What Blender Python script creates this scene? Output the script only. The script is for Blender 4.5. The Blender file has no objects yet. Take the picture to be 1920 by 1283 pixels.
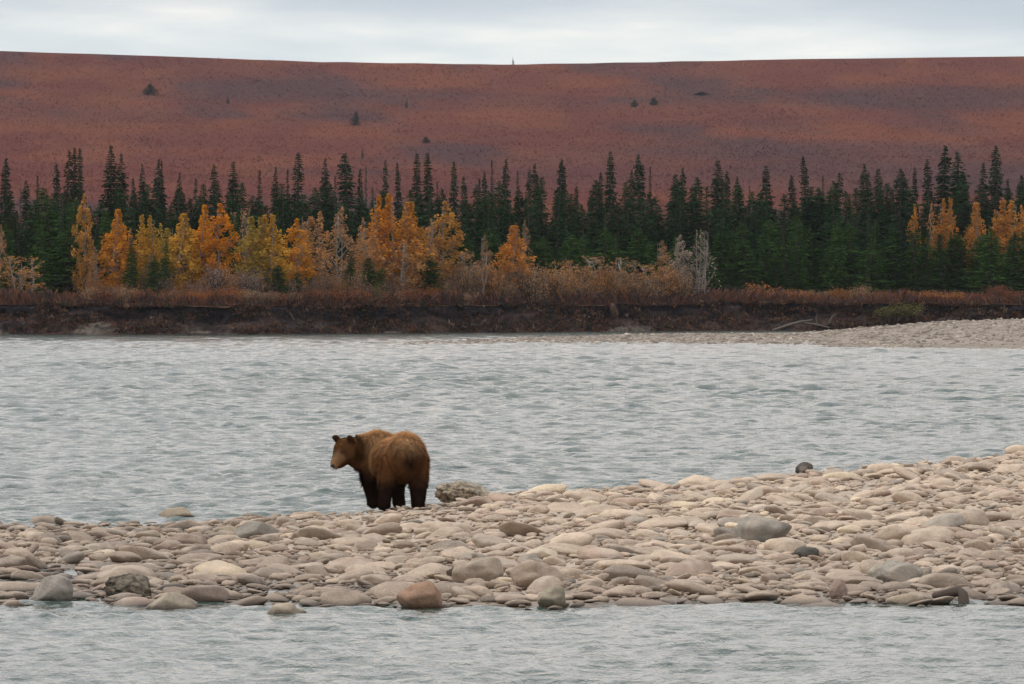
import bpy, bmesh, math, random
import numpy as np
from mathutils import Vector, Matrix, noise as mnoise

# ------------------------------------------------------------------ camera, sky, sun, exposure
SC = bpy.context.scene
COL = SC.collection
R = math.radians
F = 13729.0          # focal length in photo pixels (1920 wide, 8 degrees across: a long telephoto)
EYE = 3.2            # camera height above the river
HORIZON = 547.0      # photo row of the true horizon
rng = np.random.default_rng(11)
random.seed(11)

cd = bpy.data.cameras.new('camera')
cam = bpy.data.objects.new('camera', cd)
COL.objects.link(cam)
cd.sensor_width = 36.0
cd.lens = 18.0 / math.tan(R(4.0))
cd.clip_start = 1.0
cd.clip_end = 30000.0
cam.location = (0, 0, EYE)
cam.rotation_euler = (R(90) - math.atan((641.5 - HORIZON) / F), 0, 0)
SC.camera = cam

SUN_EL, SUN_AZ = R(42), R(-66)          # behind the scene, to the left (azimuth from +Y towards +X)
world = bpy.data.worlds.new('World')
SC.world = world
world.use_nodes = True
WT = world.node_tree
WT.nodes.clear()


def wn(t, **kw):
    n = WT.nodes.new(t)
    for k, v in kw.items():
        setattr(n, k, v)
    return n


def wl(a, b):
    WT.links.new(a, b)


def wmath(op, a, b=None):
    n = wn('ShaderNodeMath', operation=op)
    for i, v in enumerate((a, b)):
        if v is None:
            continue
        if isinstance(v, (int, float)):
            n.inputs[i].default_value = v
        else:
            wl(v, n.inputs[i])
    return n.outputs[0]


def wramp(fac, stops):
    n = wn('ShaderNodeValToRGB')
    el = n.color_ramp.elements
    while len(el) < len(stops):
        el.new(0.5)
    for e, (p, c) in zip(el, stops):
        e.position = p
        e.color = (*c, 1)
    wl(fac, n.inputs[0])
    return n.outputs[0]


def build_sky():
    sky = wn('ShaderNodeTexSky', sky_type='NISHITA')
    sky.sun_disc = False
    sky.sun_elevation = SUN_EL
    sky.sun_rotation = SUN_AZ
    tc = wn('ShaderNodeTexCoord')
    sep = wn('ShaderNodeSeparateXYZ')
    wl(tc.outputs['Generated'], sep.inputs[0])
    x, y, z = sep.outputs
    zz = wmath('ADD', wmath('MAXIMUM', z, 0.0), 0.022)
    comb = wn('ShaderNodeCombineXYZ')
    wl(wmath('DIVIDE', x, zz), comb.inputs[0])
    wl(wmath('DIVIDE', y, zz), comb.inputs[1])

    def nz(scale, detail, off, rough=0.5):
        mp = wn('ShaderNodeMapping')
        mp.inputs['Location'].default_value = off
        mp.inputs['Scale'].default_value = (scale[0], scale[1], 1)
        wl(comb.outputs[0], mp.inputs[0])
        n = wn('ShaderNodeTexNoise')
        n.inputs['Scale'].default_value = 1.0
        n.inputs['Detail'].default_value = detail
        n.inputs['Roughness'].default_value = rough
        wl(mp.outputs[0], n.inputs['Vector'])
        return n.outputs['Fac']
    big = nz((0.9, 0.3, 1), 5, (3.4, 2.2, 0.0), 0.5)
    # clouds: blue-grey undersides, cream where the layer thins out
    cloud = wramp(big, [(0.32, (5.4, 6.2, 7.0)), (0.50, (6.5, 7.15, 7.75)), (0.62, (7.9, 8.3, 8.5)), (0.74, (10.6, 10.3, 9.6))])
    # the cover thins towards the horizon (clear strip far off), and is brighter overhead as overcast skies are
    low = wramp(z, [(0.0, (1.28, 1.25, 1.18)), (0.0335, (1.20, 1.18, 1.13)), (0.0385, (0.98, 0.985, 1.0)),
                    (0.075, (1.44, 1.24, 1.13)), (0.45, (1.84, 1.63, 1.50)), (1.0, (2.55, 2.38, 2.24))])  # band just above the view brightened and warmed to pale the water reflections
    m1 = wn('ShaderNodeMix', data_type='RGBA', blend_type='MULTIPLY')
    m1.inputs[0].default_value = 1.0
    wl(cloud, m1.inputs[6])
    wl(low, m1.inputs[7])
    m2 = wn('ShaderNodeMix', data_type='RGBA')
    m2.inputs[0].default_value = 0.90
    wl(sky.outputs[0], m2.inputs[6])
    wl(m1.outputs[2], m2.inputs[7])
    bg = wn('ShaderNodeBackground')
    bg.inputs['Strength'].default_value = 0.10
    wl(m2.outputs[2], bg.inputs['Color'])
    out = wn('ShaderNodeOutputWorld')
    wl(bg.outputs[0], out.inputs['Surface'])


build_sky()

sd = bpy.data.lights.new('sun', 'SUN')
sun = bpy.data.objects.new('sun', sd)
COL.objects.link(sun)
sd.energy = 1.5
sd.angle = R(14)
sd.color = (1.0, 0.93, 0.82)
_dir = Vector((math.sin(SUN_AZ) * math.cos(SUN_EL), math.cos(SUN_AZ) * math.cos(SUN_EL), math.sin(SUN_EL)))
sun.rotation_euler = _dir.to_track_quat('Z', 'Y').to_euler()

vs = SC.view_settings
vs.view_transform = 'Standard'
vs.look = 'None'
vs.exposure = 0.0
vs.gamma = 1.0
vs.use_curve_mapping = False
SC.cycles.max_bounces = 6
SC.cycles.transparent_max_bounces = 4

# ------------------------------------------------------------------ helpers


def at(u, v, d):
    """Photo pixel + distance along the ground -> world point."""
    return Vector(((u - 960.0) / F * d, d, EYE - (v - HORIZON) / F * d))


def upix(X, d):
    return X / d * F + 960.0


def vpix(z, d):
    return HORIZON + (EYE - z) / d * F


def hash2(ix, iy, seed):
    h = (ix.astype(np.int64) * 374761393 + iy.astype(np.int64) * 668265263 + seed * 974634777) & 0xFFFFFFFF
    h = ((h ^ (h >> 13)) * 1274126177) & 0xFFFFFFFF
    h = h ^ (h >> 16)
    return (h & 0xFFFFFF) / float(0xFFFFFF)


def vnoise(x, y, seed=0):
    x = np.asarray(x, float)
    y = np.asarray(y, float)
    ix = np.floor(x)
    iy = np.floor(y)
    fx = x - ix
    fy = y - iy
    fx = fx * fx * (3 - 2 * fx)
    fy = fy * fy * (3 - 2 * fy)
    a = hash2(ix, iy, seed)
    b = hash2(ix + 1, iy, seed)
    c = hash2(ix, iy + 1, seed)
    d = hash2(ix + 1, iy + 1, seed)
    return (a * (1 - fx) + b * fx) * (1 - fy) + (c * (1 - fx) + d * fx) * fy


def fbm(x, y, seed=0, octs=4, gain=0.5):
    s, a, t = 0.0, 1.0, 0.0
    x = np.asarray(x, float)
    y = np.asarray(y, float)
    for o in range(octs):
        s = s + a * vnoise(x * 2 ** o + 17.3 * o, y * 2 ** o + 5.1 * o, seed + o)
        t += a
        a *= gain
    return s / t


def sstep(a, b, x):
    t = np.clip((np.asarray(x, float) - a) / (b - a), 0, 1)
    return t * t * (3 - 2 * t)


def mesh_np(name, verts, faces, col=None, smooth=False):
    """verts (N,3), faces (M,k) arrays -> mesh, quickly; col (N,3) goes to the point attribute Col."""
    verts = np.asarray(verts, np.float32)
    faces = np.asarray(faces, np.int32)
    me = bpy.data.meshes.new(name)
    n, k = faces.shape
    me.vertices.add(len(verts))
    me.vertices.foreach_set('co', verts.ravel())
    me.loops.add(n * k)
    me.loops.foreach_set('vertex_index', faces.ravel())
    me.polygons.add(n)
    me.polygons.foreach_set('loop_start', np.arange(0, n * k, k, dtype=np.int32))
    me.polygons.foreach_set('use_smooth', np.full(n, smooth, dtype=bool))
    me.update(calc_edges=True)
    if col is not None:
        ca = me.color_attributes.new('Col', 'FLOAT_COLOR', 'POINT')
        c = np.ones((len(verts), 4), np.float32)
        c[:, :3] = col
        ca.data.foreach_set('color', c.ravel())
    return me


def obj(name, me, mat=None, parent=None, loc=None, color=None):
    o = bpy.data.objects.new(name, me)
    COL.objects.link(o)
    if mat is not None and me is not None and not me.materials:
        me.materials.append(mat)
    o.parent = parent
    if loc is not None:
        o.location = loc
    if color is not None:
        o.color = (*color, 1)
    return o


def thing(name, label, cat, loc, group=None, rz=0.0, scale=None):
    o = bpy.data.objects.new(name, None)
    COL.objects.link(o)
    o.empty_display_size = 0.2
    o.location = loc
    o.rotation_euler = (0, 0, rz)
    if scale is not None:
        o.scale = scale
    return tag(o, label, cat, group)


def tag(o, label=None, cat=None, group=None, kind=None):
    for k, v in (('label', label), ('category', cat), ('group', group), ('kind', kind)):
        if v:
            o[k] = v
    return o


def grid_faces(nr, nc):
    i = np.arange((nr - 1) * (nc - 1))
    r, c = i // (nc - 1), i % (nc - 1)
    a = r * nc + c
    return np.stack([a, a + 1, a + nc + 1, a + nc], 1)


def tube(points, radii, n=6):
    """Tapered tube through points -> verts, quads."""
    V, Fc = [], []
    P = [Vector(p) for p in points]
    for i, p in enumerate(P):
        t = (P[min(i + 1, len(P) - 1)] - P[max(i - 1, 0)]).normalized()
        a = t.cross(Vector((0.31, 0.95, 0.05))).normalized()
        b = t.cross(a)
        for k in range(n):
            w = 2 * math.pi * k / n
            V.append(p + (a * math.cos(w) + b * math.sin(w)) * radii[i])
    for i in range(len(P) - 1):
        for k in range(n):
            k2 = (k + 1) % n
            Fc.append((i * n + k, i * n + k2, (i + 1) * n + k2, (i + 1) * n + k))
    return [tuple(v) for v in V], Fc


class Parts:
    def __init__(self):
        self.v, self.f, self.n, self.c = [], [], 0, []

    def add(self, v, f, c=None):
        v = np.asarray(v, float).reshape(-1, 3)
        f = np.asarray(f, int)
        self.v.append(v)
        self.f.append(f + self.n)
        if c is not None:
            self.c.append(np.broadcast_to(np.asarray(c, float), (len(v), 3)))
        self.n += len(v)

    def mesh(self, name, smooth=False):
        return mesh_np(name, np.concatenate(self.v), np.concatenate(self.f),
                       np.concatenate(self.c) if self.c else None, smooth)


# ------------------------------------------------------------------ materials
def new_mat(name):
    m = bpy.data.materials.new(name)
    m.use_nodes = True
    nt = m.node_tree
    nt.nodes.clear()
    return m, nt


class NT:
    def __init__(self, name):
        self.m, self.t = new_mat(name)

    def n(self, t, ins=None, **kw):
        nd = self.t.nodes.new(t)
        for k, v in kw.items():
            setattr(nd, k, v)
        for k, v in (ins or {}).items():
            s = nd.inputs[k]
            if hasattr(v, 'links') or isinstance(v, bpy.types.NodeSocket):
                self.t.links.new(v, s)
            else:
                s.default_value = v
        return nd

    def ramp(self, fac, stops):
        nd = self.n('ShaderNodeValToRGB')
        el = nd.color_ramp.elements
        while len(el) < len(stops):
            el.new(0.5)
        for e, (p, c) in zip(el, stops):
            e.position = p
            e.color = (*c, 1) if not isinstance(c, (int, float)) else (c, c, c, 1)
        self.t.links.new(fac, nd.inputs[0])
        return nd.outputs[0]

    def mix(self, fac, a, b, blend='MIX'):
        nd = self.n('ShaderNodeMix', data_type='RGBA', blend_type=blend)
        for i, v in ((0, fac), (6, a), (7, b)):
            if isinstance(v, bpy.types.NodeSocket):
                self.t.links.new(v, nd.inputs[i])
            else:
                nd.inputs[i].default_value = v if isinstance(v, (int, float)) else (*v, 1)
        return nd.outputs[2]

    def noise(self, vec, scale, detail=4, rough=0.55, dist=0.0):
        return self.n('ShaderNodeTexNoise', {'Vector': vec, 'Scale': scale, 'Detail': detail, 'Roughness': rough, 'Distortion': dist}).outputs['Fac']

    def out(self, sh):
        o = self.n('ShaderNodeOutputMaterial')
        self.t.links.new(sh, o.inputs['Surface'])
        return self.m


def mat_foliage(name, trans=0.25, rough=0.75):
    t = NT(name)
    oi = t.n('ShaderNodeObjectInfo')
    at_ = t.n('ShaderNodeAttribute', attribute_name='Col')
    c = t.mix(1.0, oi.outputs['Color'], at_.outputs['Color'], 'MULTIPLY')
    d = t.n('ShaderNodeBsdfDiffuse', {'Color': c, 'Roughness': rough})
    tr = t.n('ShaderNodeBsdfTranslucent', {'Color': c})
    m = t.n('ShaderNodeMixShader', {0: trans, 1: d.outputs[0], 2: tr.outputs[0]})
    return t.out(m.outputs[0])


def mat_vcol(name, rough=0.9, scale=0.0, amount=0.3, bump=0.0, trans=0.0, soft=False):
    """Colour from the mesh's own Col attribute, broken up by a fine grain."""
    t = NT(name)
    at_ = t.n('ShaderNodeAttribute', attribute_name='Col')
    c = at_.outputs['Color']
    ins = {'Roughness': rough, 'Specular IOR Level': 0.0}
    if scale:
        pos = t.n('ShaderNodeNewGeometry').outputs['Position']
        nz = t.noise(pos, scale, 5)
        g = t.ramp(nz, [(0.25, 1 - amount), (0.75, 1 + amount)])
        c = t.mix(1.0, c, g, 'MULTIPLY')
        if bump:
            ins['Normal'] = t.n('ShaderNodeBump', {'Height': nz, 'Strength': 0.6, 'Distance': bump}).outputs[0]
    ins['Base Color'] = c
    if soft:
        g_ = t.n('ShaderNodeNewGeometry')
        ins['Normal'] = t.n('ShaderNodeVectorMath', {0: t.n('ShaderNodeVectorMath', {0: g_.outputs['Normal'], 1: (0.45, 0.45, 0.45)}, operation='MULTIPLY').outputs[0], 1: (0, 0, 1)}, operation='ADD').outputs[0]
    b = t.n('ShaderNodeBsdfPrincipled', ins)
    if trans:
        tr = t.n('ShaderNodeBsdfTranslucent', {'Color': c})
        b = t.n('ShaderNodeMixShader', {0: trans, 1: b.outputs[0], 2: tr.outputs[0]})
    return t.out(b.outputs[0])


def mat_stone(name, per_object, mottle=False):
    t = NT(name)
    if per_object:
        base = t.n('ShaderNodeObjectInfo').outputs['Color']
    else:
        base = t.n('ShaderNodeAttribute', attribute_name='Col').outputs['Color']
    geo = t.n('ShaderNodeNewGeometry')
    pos = geo.outputs['Position']
    n1 = t.noise(pos, 5.0, 5, 0.6)
    n2 = t.noise(pos, 15.0 if mottle else 34.0, 6, 0.65)
    n3 = t.noise(pos, 2.2, 3, 0.5, 0.6)
    c = t.mix(1.0, base, t.ramp(n1, [(0.28, (0.74, 0.72, 0.71)), (0.7, (1.18, 1.16, 1.13))]), 'MULTIPLY')
    c = t.mix(1.0, c, t.ramp(n2, [(0.42, 0.45), (0.60, 1.75)] if mottle else [(0.30, 0.80), (0.62, 1.10)]), 'MULTIPLY')
    # dried silt on some of the stones, a shape of its own
    c = t.mix(t.ramp(n3, [(0.55, 0.0), (0.68, 0.45)]), c, (0.50, 0.42, 0.345))
    # wet below the splash line
    sep = t.n('ShaderNodeSeparateXYZ', {0: pos})
    zz = t.n('ShaderNodeMath', {0: sep.outputs[2], 1: t.n('ShaderNodeMath', {0: n1, 1: 0.05}, operation='MULTIPLY').outputs[0]}, operation='SUBTRACT')
    wet = t.n('ShaderNodeMapRange', {'Value': zz.outputs[0], 'From Min': 0.0, 'From Max': 0.06, 'To Min': 1.0, 'To Max': 0.0})
    c = t.mix(wet.outputs[0], c, t.mix(1.0, c, (0.30, 0.28, 0.26), 'MULTIPLY'))
    rg = t.n('ShaderNodeMapRange', {'Value': wet.outputs[0], 'To Min': 0.85, 'To Max': 0.35})
    h = t.n('ShaderNodeMath', {0: n2, 1: n1}, operation='ADD')
    bp = t.n('ShaderNodeBump', {'Height': h.outputs[0], 'Strength': 0.55, 'Distance': 0.03})
    b = t.n('ShaderNodeBsdfPrincipled', {'Base Color': c, 'Roughness': rg.outputs[0], 'Specular IOR Level': 0.25, 'Normal': bp.outputs[0]})
    return t.out(b.outputs[0])


def mat_water():
    t = NT('river_water')
    geo = t.n('ShaderNodeNewGeometry')
    mp = t.n('ShaderNodeMapping', {'Vector': geo.outputs['Position'], 'Scale': (1.0, 0.55, 1.0)})
    n1 = t.noise(mp.outputs[0], 4.2, 4, 0.6, 0.3)
    n2 = t.noise(mp.outputs[0], 1.1, 3, 0.55, 0.5)
    h = t.n('ShaderNodeMath', {0: n1, 1: n2}, operation='ADD')
    bp = t.n('ShaderNodeBump', {'Height': h.outputs[0], 'Strength': 0.7, 'Distance': 0.11})
    big = t.noise(geo.outputs['Position'], 0.03, 3)
    c = t.mix(t.ramp(big, [(0.35, 0.0), (0.65, 1.0)]), (0.022, 0.052, 0.046), (0.036, 0.060, 0.052))
    b = t.n('ShaderNodeBsdfPrincipled', {'Base Color': c, 'Roughness': 0.07, 'IOR': 1.333, 'Specular IOR Level': 0.5, 'Normal': bp.outputs[0]})
    return t.out(b.outputs[0])


def mat_plain(name, color, rough=0.6, spec=0.3, scale=0.0):
    t = NT(name)
    c = color
    ins = {'Roughness': rough, 'Specular IOR Level': spec}
    if scale:
        pos = t.n('ShaderNodeTexCoord').outputs['Object']
        c = t.mix(t.noise(pos, scale, 5), tuple(v * 0.6 for v in color), tuple(min(1, v * 1.4) for v in color))
        ins['Base Color'] = c
    else:
        ins['Base Color'] = (*color, 1)
    return t.out(t.n('ShaderNodeBsdfPrincipled', ins).outputs[0])


M = {
    'needle': mat_foliage('spruce_needles', 0.12),
    'leaf': mat_foliage('autumn_leaves', 0.35),
    'bark': mat_plain('bark', (0.09, 0.07, 0.06), 0.9, 0.1, 3.0),
    'pale_bark': mat_plain('pale_bark', (0.24, 0.21, 0.185), 0.85, 0.1, 3.0),
    'stone': mat_stone('river_stone', True),
    'mottled': mat_stone('mottled_stone', True, True),
    'stones': mat_stone('river_stones', False),
    'water': mat_water(),
    'land': mat_vcol('tundra_ground', 0.95, 0.35, 0.15),
    'tundra': mat_vcol('tundra_leaves', 0.95, 0.0, 0.0, 0.0, 0.35, True),
    'bank': mat_vcol('eroded_bank', 0.95, 2.8, 0.75, 0.25),
    'brush': mat_vcol('brush_twigs', 0.9, 0.0, 0.0, 0.0, 0.2),
    'wood': mat_plain('driftwood', (0.115, 0.095, 0.08), 0.85, 0.15, 4.0),
}

# ------------------------------------------------------------------ the river
BANK_U = [-3000, 0, 480, 960, 1400, 1920, 5000]
BANK_D = [546, 549, 549, 577, 603, 606, 610]


def bank_d(u):
    return np.interp(u, BANK_U, BANK_D) + 1.2 * (fbm(np.asarray(u, float) / 60.0, np.asarray(u, float) * 0 + 3, 5) - 0.5)


# near gravel bar ------------------------------------------------------------
BX = [-14, -7, -4, -1.5, -0.6, 0.2, 2.6, 5, 7, 14]
BAR_BACK = [99, 101, 102, 103.6, 105, 107, 112, 119, 125, 140]
BAR_TOP = [0.01, 0.05, 0.11, 0.235, 0.30, 0.34, 0.37, 0.36, 0.37, 0.42]


def bar_front(X):
    return 73.0 + 3.2 * (fbm(X * 0.7, X * 0 + 1.0, 21, 4) - 0.5) - 0.5 * np.exp(-((X + 2.2) / 1.2) ** 2)


def bar_z(X, d):
    X = np.asarray(X, float)
    d = np.asarray(d, float)
    front = bar_front(X)
    back = np.interp(X, BX, BAR_BACK) + 1.5 * (fbm(X * 0.5, X * 0 + 9.0, 31, 3) - 0.5)
    top = np.interp(X, BX, BAR_TOP)
    crest = back - 3.2
    s = np.clip((d - front) / (crest - front), -0.4, 1)
    toe = sstep(-0.5, 1.6, d - front)
    z = -0.22 + 0.25 * toe + (top - 0.03) * np.clip(s, 0, 1) ** 0.85
    z = np.where(d < front - 0.5, z - 0.1 * (front - 0.5 - d), z)
    z = np.where(d > crest, z - (d - crest) * (top + 0.10) / 3.2, z)
    z = z + (0.09 + 0.09 * sstep(-2.5, -6, X)) * (fbm(X * 0.8, d * 0.35, 41, 3) - 0.5) * (s > 0.02)
    return np.maximum(z, -0.45)


def river_surface():
    ds = [34.0]
    while ds[-1] < 640:
        d = ds[-1]
        ds.append(d + (0.3 if d < 54 else min(max(0.0012 * d, 0.075), 0.85)))
    ds = np.array(ds)
    a = np.linspace(-1, 1, 331)
    us = np.sign(a) * (np.abs(a) * 0.092 + 0.0 * a)
    us = np.concatenate([[-1.6, -.8, -.4, -.2, -.13, -.105], us, [.105, .13, .2, .4, .8, 1.6]])
    D, U = np.meshgrid(ds, us, indexing='ij')
    X = U * np.maximum(D, 60)
    step = np.gradient(ds)[:, None]
    Z = np.zeros_like(X)
    r = np.random.default_rng(3)
    N = 80
    lam = np.exp(r.uniform(np.log(0.24), np.log(2.3), N))
    for i in range(N):
        th = r.normal(0, 0.75)
        k = 2 * np.pi / lam[i]
        kx, ky = k * math.sin(th), k * math.cos(th)
        amp = 0.062 * lam[i] / (2 * np.pi) * (1.0 if lam[i] < 0.65 else 0.65 / lam[i])
        ok = sstep(2.0, 3.4, lam[i] / step) * (sstep(90, 260, D) * 0.9 + 0.1 if lam[i] > 1.3 else 1.0)
        # wave groups come and go over the river
        grp = 0.25 + 1.9 * vnoise(X / (lam[i] * 3) + i * 7.7, D / (lam[i] * 6) + i * 3.1, i) ** 2
        wob = 1.3 * np.sin(X * kx * 0.31 + D * ky * 0.13 + i)
        s = np.sin(kx * X + ky * D + wob + r.uniform(0, 6.28))
        Z += amp * ok * grp * (s + 0.35 * s * s)
    chop = 0.62 + 0.85 * fbm(X / 9.0, D / 38.0, 77, 3)
    chop *= np.interp(D, [34, 76, 100, 160, 300, 500, 560, 640], [0.42, 0.42, 0.85, 1.15, 1.7, 1.7, 1.1, 0.8])
    Z *= chop
    # small standing waves where the shallow current meets the stones
    for (bx, bd, ln, hh) in [(-4.6, 71.4, .22, .055), (-4.25, 71.2, .12, .03), (-3.9, 71.3, .30, .06), (-3.6, 71.1, .2, .03),
                             (0.62, 71.6, .45, .045), (1.05, 71.5, .22, .03), (3.2, 72.1, .5, .03), (-2.3, 71.2, .3, .03),
                             (-4.1, 103, .35, .05), (-5.6, 104, .4, .05), (4.8, 62.5, .5, .05), (5.0, 60.6, .6, .05), (-1.6, 64, .5, .035)]:
        Z += 0.6 * hh * np.exp(-((X - bx) / ln) ** 2 - ((D - bd) / 0.22) ** 2) * (1 + 0.5 * np.sin(X * 21 + bd))
    Z -= 0.0
    V = np.stack([X, D, Z], -1).reshape(-1, 3)
    f = grid_faces(len(ds), len(us))
    # leave out the strip buried inside the gravel bar
    cx = V[f].mean(1)
    buried = bar_z(cx[:, 0], cx[:, 1]) > 0.13
    me = mesh_np('river', V, f[~buried], None, True)
    tag(obj('river', me, M['water']), kind='structure')
    # wide calm continuation of the sheet at both sides and under the camera
    big = [(-900, -60), (900, -60), (900, 640), (-900, 640)]
    me = mesh_np('riverbed', [(x, y, -0.9) for x, y in big], [(0, 1, 2, 3)], np.full((4, 3), (0.07, 0.075, 0.06)))
    tag(obj('riverbed', me, M['land']), kind='structure')


river_surface()


def bar_surface():
    ds = np.arange(69.5, 142, 0.22)
    us = np.linspace(-0.105, 0.105, 170)
    D, U = np.meshgrid(ds, us, indexing='ij')
    X = U * D
    Z = bar_z(X, D) + 0.03 * (fbm(X * 5, D * 3, 51, 2) - 0.5) - 0.02
    V = np.stack([X, D, Z], -1).reshape(-1, 3)
    n = fbm(V[:, 0] * 1.5, V[:, 1] * 0.9, 61, 4)[:, None]
    c = np.array([[0.36, 0.30, 0.245]]) * (0.7 + 0.6 * n)
    o = obj('gravel_bar', mesh_np('gravel_bar', V, grid_faces(len(ds), len(us)), c, True), M['stones'])
    return tag(o, kind='structure')


gravel_bar = bar_surface()

# ------------------------------------------------------------------ land behind: plain, hill
CREST_U = [-4000, -900, 0, 300, 600, 940, 1200, 1500, 1920, 2900, 6000]
CREST_V = [60, 70, 95, 105, 116, 122, 117, 111, 106, 98, 92]
D0, D1 = 1060.0, 2450.0


def land_z(u, d):
    u = np.asarray(u, float)
    d = np.asarray(d, float)
    b = bank_d(u)
    plain = 2.2 + 0.25 * sstep(20, 500, d - b)
    X = (u - 960) / F * d
    plain = plain + 0.12 * (fbm(X / 6, d / 6, 91, 3) - 0.5)
    t = np.clip((d - D0) / (D1 - D0), 0, 1) ** 0.9
    vc = np.interp(u, CREST_U, CREST_V)
    v = 556.5 + (vc - 556.5) * t
    z = EYE - (v - HORIZON) / F * d
    und = 3.2 * (fbm(X / 110, d / 150, 101, 3) - 0.5) + 0.5 * (fbm(X / 14, d / 14, 111, 3) - 0.5)
    z = z + und * sstep(0.02, 0.2, t) * (1 - sstep(0.85, 1.0, t) * 0.8)
    z = np.where(d > D1, z - 0.035 * (d - D1), z)
    return np.where(d < D0, plain, np.maximum(z, plain if np.ndim(plain) == 0 else plain * 0 + 2.0))


def tundra_tone(u, d):
    """0 = red dwarf birch, 1 = grey willow and lichen: patches lying along the slope."""
    X = (u - 960) / F * d
    n = fbm(X / 38 + d / 420, d / 210, 131, 5)
    g = 0.95 * sstep(0.46, 0.68, n)
    zz = land_z(u, d)
    v = vpix(zz, d)
    for (cu, cv, ru, rv, w) in [(620, 180, 380, 16, .75), (1760, 185, 330, 26, 1.0), (1500, 285, 480, 22, 0.8), (1700, 330, 500, 40, .9),
                                (1150, 320, 300, 40, .5), (180, 215, 260, 18, .35), (760, 300, 120, 14, .5), (1000, 195, 160, 16, .4)]:
        e = ((u - cu) / ru) ** 2 + ((v - cv) / rv) ** 2
        g = np.maximum(g, 1.1 * w * np.clip(1.35 - e, 0, 1) * (0.45 + 0.8 * n))
    for (cu, cv, ru, rv) in [(1250, 215, 420, 24), (600, 250, 420, 24), (250, 135, 400, 22), (1600, 130, 500, 22)]:
        e = ((u - cu) / ru) ** 2 + ((v - cv) / rv) ** 2
        g = g * (1 - 0.8 * np.clip(1.2 - e, 0, 1))
    return np.clip(g, 0, 1)


RED = np.array([0.152, 0.053, 0.044])
ORANGE = np.array([0.188, 0.070, 0.047])
GREY = np.array([0.096, 0.052, 0.054])


def tundra_color(u, d, r):
    g = tundra_tone(u, d)[:, None]
    X = (u - 960) / F * d
    o = sstep(0.36, 0.68, fbm(X / 22, d / 80, 151, 4))[:, None]
    warm = RED * (1 - o) + ORANGE * o
    return (warm * (1 - g) + GREY * g) * r[:, None]


def land():
    off = np.concatenate([np.linspace(1.0, 60, 40), np.linspace(64, 480, 60), np.linspace(486, 1950, 200), np.linspace(1980, 4200, 25)])
    us = np.concatenate([np.linspace(-5200, -700, 24), np.linspace(-600, 2520, 300), np.linspace(2620, 7000, 24)])
    O, U = np.meshgrid(off, us, indexing='ij')
    D = bank_d(U) + O
    X = (U - 960) / F * D
    Z = land_z(U, D)
    V = np.stack([X, D, Z], -1).reshape(-1, 3)
    u, d = U.ravel(), D.ravel()
    hillc = tundra_color(u, d, 0.58 + 0.14 * fbm(X.ravel() / 9, d / 30, 161))
    plainc = np.array([[0.10, 0.06, 0.045]]) * (0.6 + 0.8 * fbm(X.ravel() / 3, d / 5, 171))[:, None]
    w = sstep(700, 1000, d)[:, None]
    tag(obj('tundra_hill', mesh_np('tundra_hill', V, grid_faces(len(off), len(us)), plainc * (1 - w) + hillc * w, True), M['land']), kind='structure')


land()


def leaf_tris(n, centers, size, up=0.5, r=None):
    """n small triangles per centre, spread in a dome of the given size (per centre)."""
    r = r or rng
    m = len(centers)
    c = np.repeat(centers, n, 0)
    s = np.repeat(size, n)[:, None]
    p = r.normal(0, 1, (m * n, 3))
    p /= np.linalg.norm(p, axis=1)[:, None]
    p *= (r.uniform(0.2, 1, (m * n, 1)) ** 0.5)
    p[:, 2] = np.abs(p[:, 2]) * 0.9
    p *= s * np.array([1, 1, 1.0])
    a = r.normal(0, 1, (m * n, 3)) * s * 0.33
    b = r.normal(0, 1, (m * n, 3)) * s * 0.33
    b[:, 2] += s[:, 0] * up
    q = c + p
    V = np.stack([q - a * 0.5, q + a * 0.5, q + b], 1).reshape(-1, 3)
    return V, np.arange(m * n * 3).reshape(-1, 3)


def tundra_cover():
    n = 105000
    u = rng.uniform(-150, 2070, n)
    t = rng.uniform(0, 1, n)
    d = D0 - 40 + (D1 + 25 - D0) * t
    size = 0.26 + 0.42 * rng.uniform(0, 1, n) ** 2.5
    X = (u - 960) / F * d
    size *= 0.7 + 0.7 * fbm(X / 20, d / 40, 181)
    size = np.where(d > D1 - 60, size * 1.1, size)
    z = land_z(u, d)
    V, f = leaf_tris(5, np.stack([X, d, z - 0.05], 1), size)
    br = rng.uniform(0.9, 1.3, n)
    c = np.repeat(tundra_color(u, d, br), 15, 0)
    c = c * np.repeat(rng.uniform(0.9, 1.1, n * 5), 3)[:, None]
    o = obj('tundra_shrubs', mesh_np('tundra_shrubs', V, f, c), M['tundra'])
    tag(o, 'red and grey dwarf shrubs covering the tundra hillside', 'dwarf shrubs', kind='stuff')


tundra_cover()


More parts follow.
